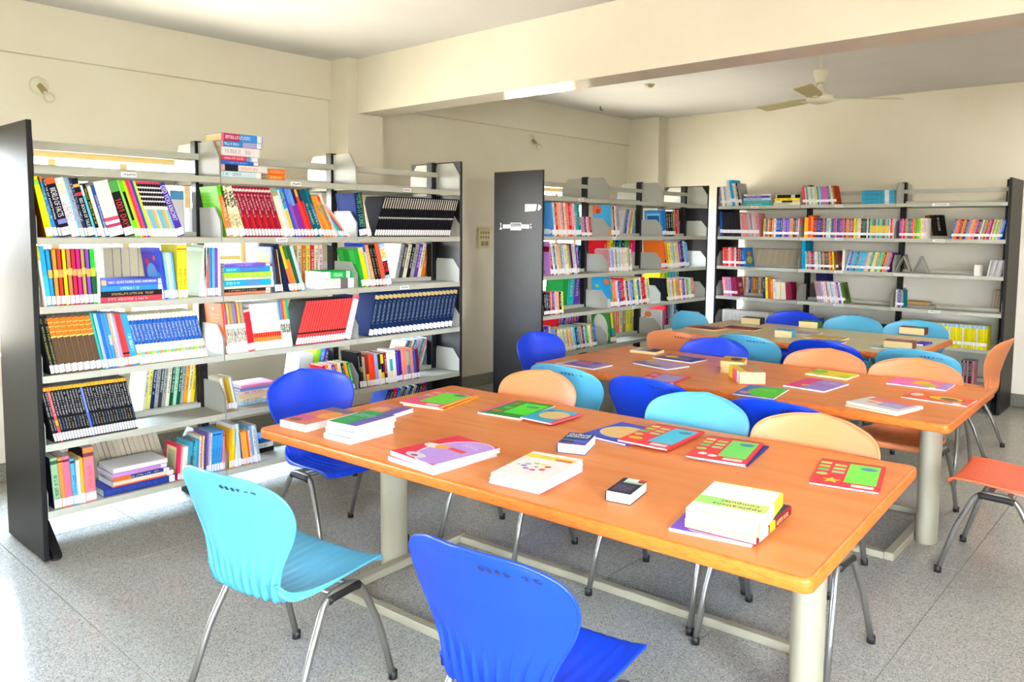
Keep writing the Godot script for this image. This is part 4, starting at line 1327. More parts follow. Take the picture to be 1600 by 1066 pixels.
	run(K, 2, 197, 208, 2, 82, 17, "txt", ["red black-banded@ee4040|b 0.74 0.77 2a1a1a|b 0.86 0.88 2a1a1a"])
	run(K, 2, 208, 220, 1, 80, 18, "txt", ["azure@3a98e8|t 0.4 0.75 c8e4f6"])
	run(K, 2, 220, 326, 19, 75, 19, "vol", ["blue-and-cream@efe8cc|b 0.11 0.6 1f56b0|t 0.2 0.55 d8d8c8|b 0.76 0.82 f0b84a", "blue-and-cream@efe8cc|b 0.11 0.6 2460b8|t 0.2 0.55 d8d8c8|b 0.76 0.82 5ac8b8", "blue-and-cream@efe8cc|b 0.11 0.6 1c4ea4|t 0.2 0.55 d8d8c8|b 0.76 0.82 f08a7a", "blue-and-cream@efe8cc|b 0.11 0.6 1c5cb8|t 0.2 0.55 d8d8c8|b 0.76 0.82 6ac85a"])
	# fourth shelf, middle bay
	run(K, 2, 354, 357, 1, 80, 8, "pic", ["orange-red@ee5a1c|k ee5a1c"], {"d": 0.2, "art": "ee561a|e 0.5 0.12 0.06 0.03 f2d0b8|t 0.3 0.22 0.8 0.4 f0885a|r 0 0.62 1 1 9aa890|e 0.4 0.8 0.4 0.12 e8e4dc"})
	run(K, 2, 357, 389, 12, 79, 8, "gui", ["violet-topped@f0ece2|b 0 0.42 8a7ad0|n 0.5 0.8 8a8a80 c88a5a 5a6a8a", "crimson-topped@f0ece2|b 0 0.42 c03a5a|n 0.5 0.8 8a8a80 6a7a5a", "yellow-topped@f0ece2|b 0 0.42 f2d23a|n 0.5 0.8 9a9a90 b86a4a", "grey-topped@f0ece2|b 0 0.42 8a8a80|n 0.5 0.8 8a8a80 5a6a4a", "orange-topped@f0ece2|b 0 0.42 f0984a|n 0.5 0.8 6a6a60 c88a5a", "teal-topped@f0ece2|b 0 0.42 5a98a0|n 0.5 0.8 8a8a80 3a4a3a"])
	run(K, 2, 389, 400, 1, 66, 9, "gui", ["red@e02430|b 0.02 0.08 f4d8d4"])
	run(K, 2, 400, 443, 12, 72, 9, "vol", ["white-and-red@eef0ec|t 0.1 0.5 c8c8c4|b 0.63 0.73 dc3018|b 0.73 0.82 d08a3a"])
	run(K, 2, 443, 458, 4, 78, 8, "gui", ["blue-topped@f0ece4|b 0 0.42 2a86e0|n 0.5 0.7 7a8a6a 4a4a44", "red-topped@f0ece4|b 0 0.42 d8504a|n 0.5 0.7 7a8a6a 4a4a44", "amber-topped@f0ece4|b 0 0.42 f0a43a|n 0.5 0.7 7a8a6a 4a4a44", "green-topped@f0ece4|b 0 0.42 2aa884|n 0.5 0.7 7a8a6a 4a4a44"])
	run(K, 2, 461, 537, 19, 66, -18, "vol", ["red black-banded@ee4a4a|h 0 0.14 b02a2a|b 0.72 0.76 2a1418|b 0.83 0.86 2a1418|k 0c120e"], {"d": 0.18})
	run(K, 2, 537, 548, 1, 74, -17, "ref", ["white navy-backed@ecebf0|t 0.1 0.8 c8c8d8|b 0 0.08 d8606a|k 1a1a50"], {"d": 0.2})
	# fourth shelf, column bay
	run(K, 2, 575, 713, 20, 65, -12, "vol", ["navy gold-topped@16284e|b 0.05 0.14 c8b070|t 0.2 0.72 8a98a0|k 14295c"], {"d": 0.18})
	# fifth shelf
	var comics := []
	for i in 30:
		comics.append("black gold-headed@1f1f22|b 0 0.07 c89a30|t 0.1 0.55 d0d0d0|b 0.55 0.57 1a1a1a|t 0.58 0.8 %s" % ["a8a8a8", "a8a8a8", "c8a83a", "a8a8a8", "5a8ad0"][i % 5])
	comics[2] = "rose-red gold-headed@e0505a|b 0 0.07 c89a30|t 0.1 0.55 f0c0c0|b 0.6 0.7 f0a020"
	comics[13] = "blue gold-headed@4a6ad0|b 0 0.07 c89a30|t 0.1 0.55 b8c8f0"
	run(K, 1, 86, 217, 30, 84, 24, "com", comics)
	run(K, 1, 222, 303, 14, 76, -10, "mag", ["cream", "lemon", "navy", "grey", "charcoal", "grey", "cream", "dark-green", "mint", "dark-green", "grey", "amber", "cream", "yellow"], {"rear": true})
	run(K, 1, 354, 372, 4, 50, 26, "mag", ["cream", "khaki@a8742a", "olive-yellow@b8a82a", "cream blue-edged@eae6d8|h 0.7 1 2a5ab0"], {"back": 0.06})
	pile(K, 1, [[376, 428, 5, "mag", "pale-blue"], [377, 429, 5, "mag", "cream"], [376, 430, 6, "mag", "tan@e0c8a0"], [378, 430, 5, "mag", "pale-pink"], [376, 431, 4, "mag", "blue@6a8ad0"], [378, 430, 5, "mag", "pink@e88ab8"]], {"back": 0.1, "d": 0.16, "nosticker": true})
	run(K, 1, 462, 484, 1, 50, -8, "mag", ["white@f4f4f2"], {"rear": true})
	run(K, 1, 486, 515, 4, 54, -10, "pic", ["lime@9ad82a", "sky-blue", "violet", "magenta"], {"rear": true})
	run(K, 1, 514, 556, 9, 44, 10, "nov", ["red", "orange", "cream", "violet", "orange", "cream", "black", "amber", "green"])
	run(K, 1, 563, 570, 2, 56, 5, "nov", ["black@1c1a20|t 0.1 0.5 c8c0b8", "near-black@24201c|b 0.4 0.55 8a8a3a"])
	run(K, 1, 570, 657, 19, 49, 4, "nov", ["taupe@a8988a", "dark-red@8a2a1c|b 0.6 0.8 e8a030", "orange-red@ee4a24", "tomato@e83a2a", "powder-blue@8ab4ec", "black-and-cream@ece4c8|b 0 0.5 2a2a2a", "yellow-and-black@f2c81e|b 0.3 0.6 1d1d1d", "maroon", "white@f2ece0", "turquoise-and-cream@f0ead8|b 0.2 0.6 2ab0c0", "ivory@f4eedc", "violet@5a3ab0", "indigo@3a2a90", "pink@f08a8a", "salmon@ee8a70", "green-and-blue@2a8ad8|b 0 0.5 8ac8a0", "coral@f07a6a", "blue@2a5ab8", "wine@5a1a3a"], {"vary": 0.08})
	run(K, 1, 622, 668, 14, 44, -13, "mag", ["grey", "teal", "rose", "cream", "teal", "lilac", "grey"], {"rear": true})
	# bottom shelf
	run(K, 0, 86, 98, 1, 80, 5, "ref", ["sage-green@8ab08a|t 0.35 0.85 1d2a20|b 0.06 0.13 3a5a44|k 14162a"])
	run(K, 0, 98, 105, 1, 78, 5, "ref", ["orange@f28a44|b 0.06 0.1 5a3a20"])
	run(K, 0, 105, 116, 1, 78, 5, "ref", ["pink@ee6a84|b 0.06 0.11 5a2a3a|k e8c0c8"])
	run(K, 0, 116, 123, 1, 72, 4, "ref", ["sky-blue@52b0ea|b 0.04 0.1 1d3a6a|t 0.35 0.8 1d4a80"])
	run(K, 0, 123, 130, 1, 68, 3, "txt", ["silver-grey@c8ccc4|t 0.2 0.8 f0f0ea"])
	run(K, 0, 130, 135, 1, 70, 3, "txt", ["amber@f2a824|b 0.78 1 f4f2ee"])
	run(K, 0, 135, 152, 1, 84, 3, "ref", ["pink thick@f07a88|b 0 0.2 f0824a|b 0.1 0.17 6a3a4a|t 0.35 0.8 d85a6a|k 16161c"], {"d": 0.2})
	run(K, 0, 160, 262, 13, 66, 18, "bnd", ["beige@b8ac98", "beige@b8ac98", "maroon", "beige@b8ac98"], {"rear": true, "d": 0.22, "old": true})
	pile(K, 0, [[163, 275, 11, "ref", "navy@2a3a8a|t 0.05 0.75 3a4a98"], [178, 272, 8, "ref", "orange-cream@f0d8c0|h 0 0.35 ee5a24"], [178, 266, 6, "ref", "blue orange-lettered@2a3a90|b 0 0.3 ee6a2a|t 0.3 0.8 c8d83a"], [176, 262, 7, "mag", "lilac@c890d0"], [178, 262, 7, "mag", "white@f7f6f6"]])
	run(K, 0, 277, 281, 1, 54, -5, "pic", ["crimson-bordered@e0305a|k e0305a"], {"d": 0.17, "art": "e0305a|r 0.16 0.1 0.84 0.9 f2e8a8|r 0.24 0.2 0.76 0.8 c8d0a0"})
	run(K, 0, 281, 292, 4, 50, -4, "pap", ["blush@f0a8b8", "cream@f4eee0", "white@f2f0ec", "ivory@efe4d0"])
	run(K, 0, 293, 310, 5, 56, -4, "pap", ["aqua@4ab8d8", "dark-grey@5a6068|b 0 0.4 3aa8d8", "teal", "cyan@3ac0e0", "steel-blue"  + "@4a8ab8"])
	run(K, 0, 310, 318, 3, 60, -4, "pap", ["white", "peach@f2905a", "cream"])
	run(K, 0, 322, 330, 3, 62, -4, "pap", ["violet@7a6ab8", "lilac@b8a8d8", "cream"])
	run(K, 0, 330, 347, 4, 62, -5, "vol", ["sky-blue@3a9ae4|b 0.06 0.1 1d4a8a|t 0.4 0.85 1c4a80"])
	run(K, 0, 347, 358, 3, 58, -4, "vol", ["rose-pink@f0849a|b 0.06 0.1 8a3a4a|t 0.4 0.85 b04a60"])
	run(K, 0, 358, 368, 3, 60, -3, "pap", ["golden@f2b42a", "yellow@f2d41e", "amber@f4c03a"])
	run(K, 0, 368, 378, 2, 66, 3, "pic", ["white@f2eeea|k efeae6", "pale-aqua@bcdcd8|k efe8ea"], {"d": 0.19})
	run(K, 0, 378, 396, 6, 52, 5, "pap", ["plum@6a3a78", "peach@f0a060", "golden@f2b02a", "amber@f4b84a", "orange-red@ea5a24", "pale-pink"])
	run(K, 0, 396, 408, 3, 58, 6, "pap", ["powder-blue@7aaad8", "white", "grey-blue@a8c0d0"])
	pile(K, 0, [[404, 428, 7, "ref", "black@1d1d22"], [402, 427, 8, "mag", "white"], [400, 426, 7, "ref", "blue@2a6ac0"]], {"back": 0.16, "d": 0.14, "nosticker": true})
	pile(K, 0, [[556, 584, 12, "ref", "dark-navy@20245a|b 0.7 0.85 c8c8d0"]], {"d": 0.2, "nosticker": true})
	run(K, 0, 592, 668, 15, 40, -14, "mag", ["navy", "charcoal", "red", "blue", "grey", "charcoal", "pale-blue", "navy", "cream"], {"rear": true})
	run(K, 0, 672, 712, 3, 46, 0, "fil", ["yellow@e8c82a", "dark-red@8a1a1a", "red@d8301e"], {"rear": true})

func fill_b() -> void:
	var K := "B"
	run(K, 4, 864, 867, 1, 56, 5, "pic", ["sky-blue@4a98e4"], {"d": 0.2, "art": "4a98e4|r 0 0.2 0.25 0.6 f0e8d0|r 0.02 0.25 0.2 0.55 e8b83a|e 0.7 0.85 0.3 0.08 d8eef8"})
	run(K, 4, 867, 902, 10, 54, 5, "sto", ["white", "red", "peach@f2a87a", "pale-pink", "rose", "cream", "coral", "red", "pink", "pale-pink"], {"vary": 0.07})
	run(K, 4, 902, 910, 2, 48, 5, "pic", ["turquoise@2aa8b0|n 0.2 0.7 f0d84a 2a6ab0", "teal"], {"vary": 0.04})
	run(K, 4, 910, 926, 6, 30, 3, "sto", ["rose", "lilac", "maroon", "pale-pink", "rose", "crimson"])
	run(K, 4, 956, 958, 1, 50, 3, "pic", ["azure@4ab4ea"], {"d": 0.2, "art": "4ab0e8|e 0.2 0.15 0.3 0.14 e8683a|e 0.3 0.2 0.12 0.08 b03a2a|e 0.9 0.9 0.4 0.2 f0b070"})
	run(K, 4, 958, 970, 5, 48, 4, "sto", ["peach@f29a5a", "black", "cream", "grey", "lilac"], {"vary": 0.06})
	run(K, 4, 972, 990, 6, 40, -5, "sto", ["grey", "blue", "cream", "rose", "lemon", "sky-blue"], {"rear": true})
	run(K, 4, 1036, 1042, 1, 40, 3, "pic", ["bright-blue@2a78c8"], {"d": 0.2, "art": "2a86d0|r 0.1 0.12 0.9 1 8ad0ea|r 0.15 0.2 0.85 1 1a5a9a|n 0 0 0 0"})
	run(K, 4, 1042, 1056, 4, 38, 3, "sto", ["charcoal", "black", "black", "olive"])
	run(K, 4, 1052, 1062, 3, 40, 2, "sto", ["cream", "red", "rose"], {"rear": true})
	run(K, 3, 861, 863, 1, 54, 4, "pic", ["lilac@c08ad0"], {"d": 0.2, "art": "c88ad4|e 0.3 0.9 0.4 0.1 8a5ab0"})
	run(K, 3, 863, 907, 14, 48, 6, "sto", ["maroon", "white", "teal", "cream", "peach@f0b080", "grey", "pale-blue", "white", "lemon", "grey", "wine@6a2030", "pale-blue", "cream", "violet"], {"vary": 0.08})
	run(K, 3, 880, 906, 5, 40, -4, "sto", ["navy", "violet", "blue", "sky-blue"], {"rear": true})
	run(K, 3, 953, 989, 14, 36, 3, "sto", ["rose", "pale-blue", "lilac", "white", "grey", "white", "mint", "white", "pale-pink", "cream", "white", "lemon", "grey", "white"], {"vary": 0.07})
	run(K, 3, 940, 986, 10, 48, -3, "sto", ["red", "orange", "yellow", "green", "navy", "teal", "black", "green", "olive", "red"], {"rear": true})
	run(K, 3, 988, 998, 1, 44, 0, "fil", ["magenta@e01e7c"], {"rear": true})
	run(K, 3, 1034, 1040, 2, 46, 5, "sto", ["orange@f0752a"])
	run(K, 3, 1040, 1078, 11, 42, 6, "sto", ["maroon", "amber", "lemon", "cream", "mint", "cream", "peach@f0b88a", "violet", "navy", "pale-blue", "sky-blue"], {"vary": 0.1})
	run(K, 2, 851, 882, 9, 36, 2, "sto", ["black", "charcoal", "navy", "orange", "violet", "pale-pink", "peach@f0b080", "black", "lemon"], {"vary": 0.04})
	run(K, 2, 876, 904, 3, 50, -4, "pic", ["green@2a9a4a", "turquoise", "violet"], {"rear": true})
	run(K, 2, 955, 957, 1, 48, 4, "pic", ["azure@2a9ae0"], {"d": 0.2, "art": "2aa0e4|e 0.3 0.3 0.1 0.06 8ab83a|e 0.85 0.15 0.14 0.1 f0702a|r 0 0.7 1 1 e8e0d8"})
	run(K, 2, 957, 1017, 20, 42, 5, "sto", ["lime", "orange", "pink", "white", "blue", "red", "red", "cream", "navy", "pale-pink", "sky-blue", "blue", "lemon", "white", "teal", "white", "red", "red", "cream", "mint"], {"vary": 0.12})
	run(K, 2, 1043, 1045, 1, 36, 4, "pic", ["black"], {"d": 0.2})
	run(K, 2, 1045, 1086, 17, 32, 3, "sto", ["lemon", "pale-blue", "cream", "rose", "lemon", "grey", "amber", "coral", "white", "grey", "violet", "pale-pink", "green", "mint", "lemon", "sky-blue", "coral"], {"vary": 0.08})
	run(K, 2, 1030, 1060, 5, 44, 0, "pic", ["yellow", "lime", "turquoise", "sky-blue", "mint"], {"rear": true})
	run(K, 1, 850, 864, 5, 44, 5, "sto", ["indigo@3a2a80", "violet", "purple", "blue", "cream"])
	run(K, 1, 864, 934, 26, 36, 5, "sto", ["peach@f0b888", "sky-blue", "sky-blue", "crimson", "white", "lemon", "cream", "mint", "white", "amber", "cream", "peach@f0a878", "pale-blue", "turquoise", "navy", "teal", "grey", "coral", "navy", "pale-blue", "green", "lemon", "white", "amber", "teal", "blue"], {"vary": 0.07})
	run(K, 1, 866, 904, 9, 44, -6, "sto", ["red", "violet", "navy", "lilac", "crimson", "blue"], {"rear": true})
	run(K, 1, 955, 964, 3, 48, 5, "pic", ["dark-green@2a6a3a", "yellow-red@f2c83a|b 0.5 0.75 2a8ad0|b 0.75 1 d8262a", "green@4a9a4a"], {"d": 0.2, "art": "3a8a3a|e 0.5 0.45 0.4 0.42 d8d8c4|e 0.5 0.7 0.4 0.4 d8d8c4"})
	run(K, 1, 962, 988, 5, 44, 0, "pic", ["coral", "cream", "khaki", "lemon", "yellow"], {"rear": true})
	run(K, 1, 1033, 1038, 2, 38, 1, "pic", ["cream@ece8e4", "steel-blue@3a8ab8"], {"d": 0.2, "art": "e8e4e2|e 0.25 0.2 0.2 0.12 e0823a|e 0.85 0.75 0.15 0.15 d8703a|r 0 0.3 0.1 0.6 3a6ab0"})
	run(K, 1, 1038, 1056, 6, 38, 0, "pic", ["red", "purple", "grey", "pale-blue", "white", "blue"], {"rear": true})
	run(K, 0, 905, 925, 8, 32, -6, "mag", ["grey", "mint", "cream", "charcoal"])
	pile(K, 0, [[940, 968, 4, "mag", "green"], [942, 966, 3, "mag", "mint"], [955, 978, 4, "mag", "red"]])

func fill_c() -> void:
	var K := "C"
	run(K, 5, 1126, 1140, 4, 30, 4, "txt", ["white blue-barred@ece9e4|h 0.3 0.6 2a4a88", "white@efeee8", "white plum-barred@ece6e8|h 0.3 0.6 6a4a80", "pale-grey@dcdcd8"])
	run(K, 5, 1140, 1149, 2, 40, 7, "txt", ["pale-aqua@c8e4ea", "sky-blue@2a98d8"])
	run(K, 5, 1149, 1160, 4, 35, 7, "txt", ["white", "cream", "black", "grey"])
	pile(K, 5, [[1161, 1204, 4, "txt", "turquoise"], [1161, 1204, 4, "txt", "teal@6aa8b0"], [1161, 1204, 4, "txt", "pale-blue"], [1162, 1202, 3, "txt", "violet"], [1162, 1204, 3, "txt", "white"]])
	pile(K, 5, [[1208, 1250, 4, "txt", "cream"], [1210, 1250, 3, "txt", "black-cream@eae4d0|b 0.3 0.7 2a2a24"], [1210, 1250, 4, "txt", "yellow"], [1212, 1252, 5, "txt", "black-white@f0ece6|b 0.05 0.6 2a1a16|b 0.75 1 1c1c20"]])
	run(K, 5, 1254, 1259, 1, 28, 3, "txt", ["red@e0484e"])
	run(K, 5, 1259, 1297, 16, 28, 4, "txt", ["pale-grey@d8dcd8", "teal-green@5a9a90", "white", "white", "mint", "white", "pale-grey@d8dcd8", "lemon", "teal", "pale-blue", "sky-blue", "lilac-pink@d070b8", "lilac-pink@d070b8", "lilac-pink@d070b8", "lilac-pink@d070b8", "navy"])
	run(K, 5, 1297, 1308, 4, 29, 6, "txt", ["grey-green@7a9a8a", "white", "khaki", "brown-red@a03a1c"])
	for k in 1:
		pile(K, 5, [[1346, 1398, 2.6, "vol", "light-blue@4aaed0|t 0.1 0.65 1d4a70|b 0.7 0.83 f0eef2|k 2a2a30"], [1346, 1398, 2.6, "vol", "light-blue@4aaed0|t 0.1 0.65 1d4a70|b 0.7 0.83 f0eef2|k 2a2a30"], [1346, 1398, 2.6, "vol", "light-blue@4aaed0|t 0.1 0.65 1d4a70|b 0.7 0.83 f0eef2|k 2a2a30"], [1346, 1398, 2.6, "vol", "light-blue@4aaed0|t 0.1 0.65 1d4a70|b 0.7 0.83 f0eef2|k 2a2a30"], [1346, 1398, 2.6, "vol", "light-blue@4aaed0|t 0.1 0.65 1d4a70|b 0.7 0.83 f0eef2|k 2a2a30"], [1346, 1398, 2.6, "vol", "light-blue@4aaed0|t 0.1 0.65 1d4a70|b 0.7 0.83 f0eef2|k 2a2a30"], [1346, 1398, 2.6, "vol", "light-blue@4aaed0|t 0.1 0.65 1d4a70|b 0.7 0.83 f0eef2|k 2a2a30"], [1346, 1398, 2.6, "vol", "light-blue@4aaed0|t 0.1 0.65 1d4a70|b 0.7 0.83 f0eef2|k 2a2a30"]])
	# second shelf
	run(K, 4, 1125, 1130, 1, 38, 3, "bnd", ["blue@1f4a90"])
	run(K, 4, 1130, 1158, 8, 37, 2, "bnd", ["black@24242a"])
	run(K, 4, 1158, 1187, 9, 36, 5, "bnd", ["dusty-pink@d0a8a4", "rose", "salmon@dc8a78", "coral-pink@e08a84", "sky-grey@a8c0cc", "rose", "pale-grey@c8c4c4", "dusty-pink@d0a8a4", "rose"])
	run(K, 4, 1184, 1196, 3, 26, 0, "bnd", ["brown@6a4a1c", "khaki"], {"rear": true})
	run(K, 4, 1192, 1250, 17, 29, -7, "nov", ["amber", "steel@4a7a9a", "orange", "brown", "orange", "cream", "blue", "blue", "charcoal", "lilac", "violet", "violet", "lilac", "amber", "maroon", "teal", "pink"])
	run(K, 4, 1256, 1262, 1, 31, 0, "nov", ["amber@f2ac2a"])
	run(K, 4, 1262, 1270, 2, 34, 0, "nov", ["red-orange@e8501e", "orange"])
	run(K, 4, 1270, 1290, 8, 30, 0, "nov", ["crimson", "red", "navy", "blue", "navy", "maroon", "rose", "maroon"])
	run(K, 4, 1290, 1297, 3, 30, 0, "nov", ["pale-blue", "mint", "white"])
	run(K, 4, 1297, 1338, 17, 30, 0, "nov", ["teal", "steel@4a6a98", "magenta", "lilac", "plum@8a3a68", "steel@4a6a98", "violet", "magenta", "rose", "navy", "orange", "orange", "teal", "coral", "crimson", "lemon", "lime"])
	run(K, 4, 1338, 1344, 2, 31, 0, "nov", ["peach@f0b890", "cream"])
	run(K, 4, 1344, 1358, 6, 30, 0, "nov", ["black", "charcoal", "dark-green", "black", "white", "navy"])
	run(K, 4, 1358, 1388, 12, 30, 0, "nov", ["mint@9ad0a8|b 0.35 0.7 e8d070", "lime@8ac84a|b 0.35 0.7 e8c860", "blue-gold@3a7ac0|b 0.35 0.7 f0cc4a", "coral-gold@e06a5a|b 0.35 0.7 f0cc4a", "mint@9ad0a8|b 0.35 0.7 e8d070", "sky-gold@3aa0d0|b 0.35 0.7 f0cc4a"])
	run(K, 4, 1388, 1397, 4, 31, 0, "nov", ["white", "red", "coral", "white"])
	run(K, 4, 1404, 1436, 14, 31, 0, "nov", ["violet", "magenta", "pink", "crimson", "grey", "orange", "teal", "teal", "magenta", "coral", "amber", "green", "lime", "lime"])
	run(K, 4, 1436, 1447, 4, 32, 0, "nov", ["lemon", "cream", "pale-pink", "white"])
	run(K, 4, 1450, 1474, 3, 36, 7, "bnd", ["brown@8a6a2a", "dark-brown@2a2018", "black"], {"rear": true})
	run(K, 4, 1484, 1569, 34, 31, -7, "nov", ["blue", "grey", "orange", "coral", "red", "brown", "orange", "amber", "charcoal", "violet", "grey", "lilac", "peach@f0b080", "amber", "coral", "lilac", "maroon", "crimson", "teal", "white", "steel@6a8aa0", "amber", "brown", "rose", "magenta", "plum@8a3a68", "cream", "grey", "lemon", "lime", "pale-blue", "pink", "sky-blue", "blue"], {"vary": 0.05})
	# third shelf
	run(K, 3, 1129, 1162, 11, 29, 1, "sto", ["red", "orange-red@e84a2a", "red", "pale-pink", "coral", "red", "white", "maroon", "red", "charcoal", "blue"])
	run(K, 3, 1162, 1166, 1, 29, 4, "pic", ["azure@2a7ac8"], {"art": "2a80cc|e 0.5 0.3 0.25 0.12 d87a34|e 0.5 0.65 0.35 0.2 d8c84a", "art_side": 1, "d": 0.2})
	run(K, 3, 1170, 1250, 24, 27, -5, "bnd", ["cream", "tan", "cream", "cream", "grey", "cream", "tan", "cream"], {"rear": true, "old": true})
	run(K, 3, 1252, 1258, 1, 44, 1, "pic", ["teal-blue@1a8ab8"], {"nosticker": true})
	run(K, 3, 1258, 1303, 18, 28, 2, "sto", ["mint", "teal", "rose", "coral", "maroon", "violet", "cream", "white", "grey", "mint", "navy", "orange", "charcoal", "brown", "brown", "amber", "red", "yellow"])
	run(K, 3, 1306, 1310, 1, 30, 3, "pic", ["brown-figured@6a3a34"], {"art": "7a4038|e 0.5 0.4 0.3 0.15 c83a2a|e 0.5 0.7 0.3 0.14 d8b84a", "art_side": 1, "d": 0.19})
	run(K, 3, 1315, 1319, 1, 32, 0, "fil", ["white@ece9e4"], {"d": 0.2})
	run(K, 3, 1320, 1388, 26, 30, -7, "sto", ["pale-blue", "blue", "lilac", "sky-blue", "turquoise", "teal", "grey", "sky-blue", "cyan", "cyan", "cyan", "peach@f0b088", "pale-pink", "mint", "teal", "lemon", "white", "amber", "turquoise", "mint", "lime", "crimson", "amber", "lilac", "rose", "purple"])
	run(K, 3, 1541, 1568, 8, 25, -5, "bnd", ["pale-grey@c4c4c8", "grey", "pale-grey@c4c4c8"], {"nosticker": true})
	run(K, 3, 1521, 1531, 1, 17, 0, "fil", ["white@efece6"], {"nosticker": true, "d": 0.1})
	# fourth shelf
	run(K, 2, 1131, 1153, 5, 29, 4, "sto", ["pink", "rose", "lilac", "wine@9a2a50", "wine@9a2a50"], {"art": "9a2c48|r 0.3 0.3 0.8 0.5 d8a0a0|e 0.6 0.7 0.25 0.12 c86a4a", "art_side": 1})
	run(K, 2, 1150, 1192, 11, 28, 0, "bnd", ["tan", "amber", "cream", "tan", "cream", "blue", "tan", "orange", "khaki", "cream", "tan"], {"rear": true})
	run(K, 2, 1192, 1200, 2, 33, 2, "bnd", ["navy", "yellow"], {"nosticker": true})
	run(K, 2, 1200, 1212, 3, 31, 2, "bnd", ["coral-brown@b85a34", "orange", "white"], {"nosticker": true})
	run(K, 2, 1212, 1228, 2, 27, 1, "bnd", ["cream@efe4c8", "ivory@ece0c4"], {"nosticker": true})
	run(K, 2, 1228, 1238, 2, 27, 3, "bnd", ["wine@8a2a48", "dark-red@7a2038"], {"nosticker": true})
	run(K, 2, 1277, 1318, 12, 32, 7, "sto", ["rose", "grey", "lilac", "pale-pink", "white", "rose", "white", "pale-blue", "white", "pale-pink", "violet", "white"])
	run(K, 2, 1318, 1322, 1, 32, 8, "pic", ["moss-green@4a6a2a"], {"art": "5a7a30|e 0.5 0.5 0.3 0.3 3a4a20", "art_side": 1})
	run(K, 2, 1276, 1292, 1, 42, 3, "pic", ["navy@2a2a58"], {"rear": true})
	run(K, 2, 1398, 1411, 5, 27, 0, "sto", ["white", "grey", "blue", "rose", "teal"])
	pile(K, 2, [[1420, 1456, 5, "bnd", "grey@8a8a86"], [1417, 1450, 5, "bnd", "tan@b08a5a"]], {"back": 0.06})
	run(K, 2, 1546, 1568, 5, 32, -4, "bnd", ["brown@8a5a1c", "khaki@a8782a"], {"rear": true, "old": true})
	# fifth and bottom shelves
	run(K, 1, 1128, 1200, 20, 26, 0, "vol", ["white@ece9e2|t 0.2 0.7 a8a8a0"])
	run(K, 1, 1200, 1254, 14, 22, 0, "sto", ["grey", "blue", "cream", "tan", "white", "pale-blue", "navy"])
	run(K, 1, 1262, 1284, 4, 24, 4, "sto", ["steel@4a6a98", "sky-blue", "grey", "blue"])
	run(K, 1, 1373, 1391, 1, 26, 0, "fil", ["black green-edged@1f2a20|t 0.2 0.4 8a9a8a|b 0.6 0.8 3a6a3a"], {"nosticker": true, "d": 0.05})
	run(K, 1, 1404, 1541, 40, 36, 0, "vol", ["yellow@e8dc1c|b 0 0.14 bcd0d8|t 0.2 0.6 c8b81a", "yellow@e8dc1c|b 0 0.14 9ac0d8|t 0.2 0.6 c8b81a", "lemon@ecdf2a|b 0 0.14 c8d8e0", "yellow@e4d61c|b 0 0.14 8ab4d0", "yellow@e8dc1c|b 0 0.14 bcd0d8", "silver-white@e0e0d8|b 0 0.14 9ac0d8"])
	run(K, 0, 1500, 1520, 7, 36, 0, "bnd", ["charcoal", "rose", "charcoal", "grey", "maroon"], {"nosticker": true})
	run(K, 0, 1555, 1566, 3, 30, -3, "pic", ["charcoal", "teal@1a7a9a", "yellow@e0c01e"], {"nosticker": true})

func bookends() -> void:
	for u in [1411.0, 1438.0]:
		var r: Dictionary = racks["C"]
		var s := along_of("C", 3, u, 0.06)
		var t := thing("bookend", "bent grey metal bookend alone on the third shelf, open-end bay of the back-wall rack", "bookend", r.start + r.along * s + Vector3.UP * LEVELS[3] - r.out * 0.08, 0.0, "bare bookends on the back-wall rack")
		var st := stool()
		for sg in [-1.0, 1.0]:
			var b := Basis(Vector3(0, 0, 1), sg * 0.42)
			box(st, Vector3(sg * 0.035, 0.082, 0), Vector3(0.004, 0.175, 0.09), b)
		put("bent_plate", built(st), M.bracket, t)
		st = stool()
		box(st, Vector3(0, 0.002, 0), Vector3(0.13, 0.003, 0.02))
		put("base_strip", built(st), M.bracket, t)

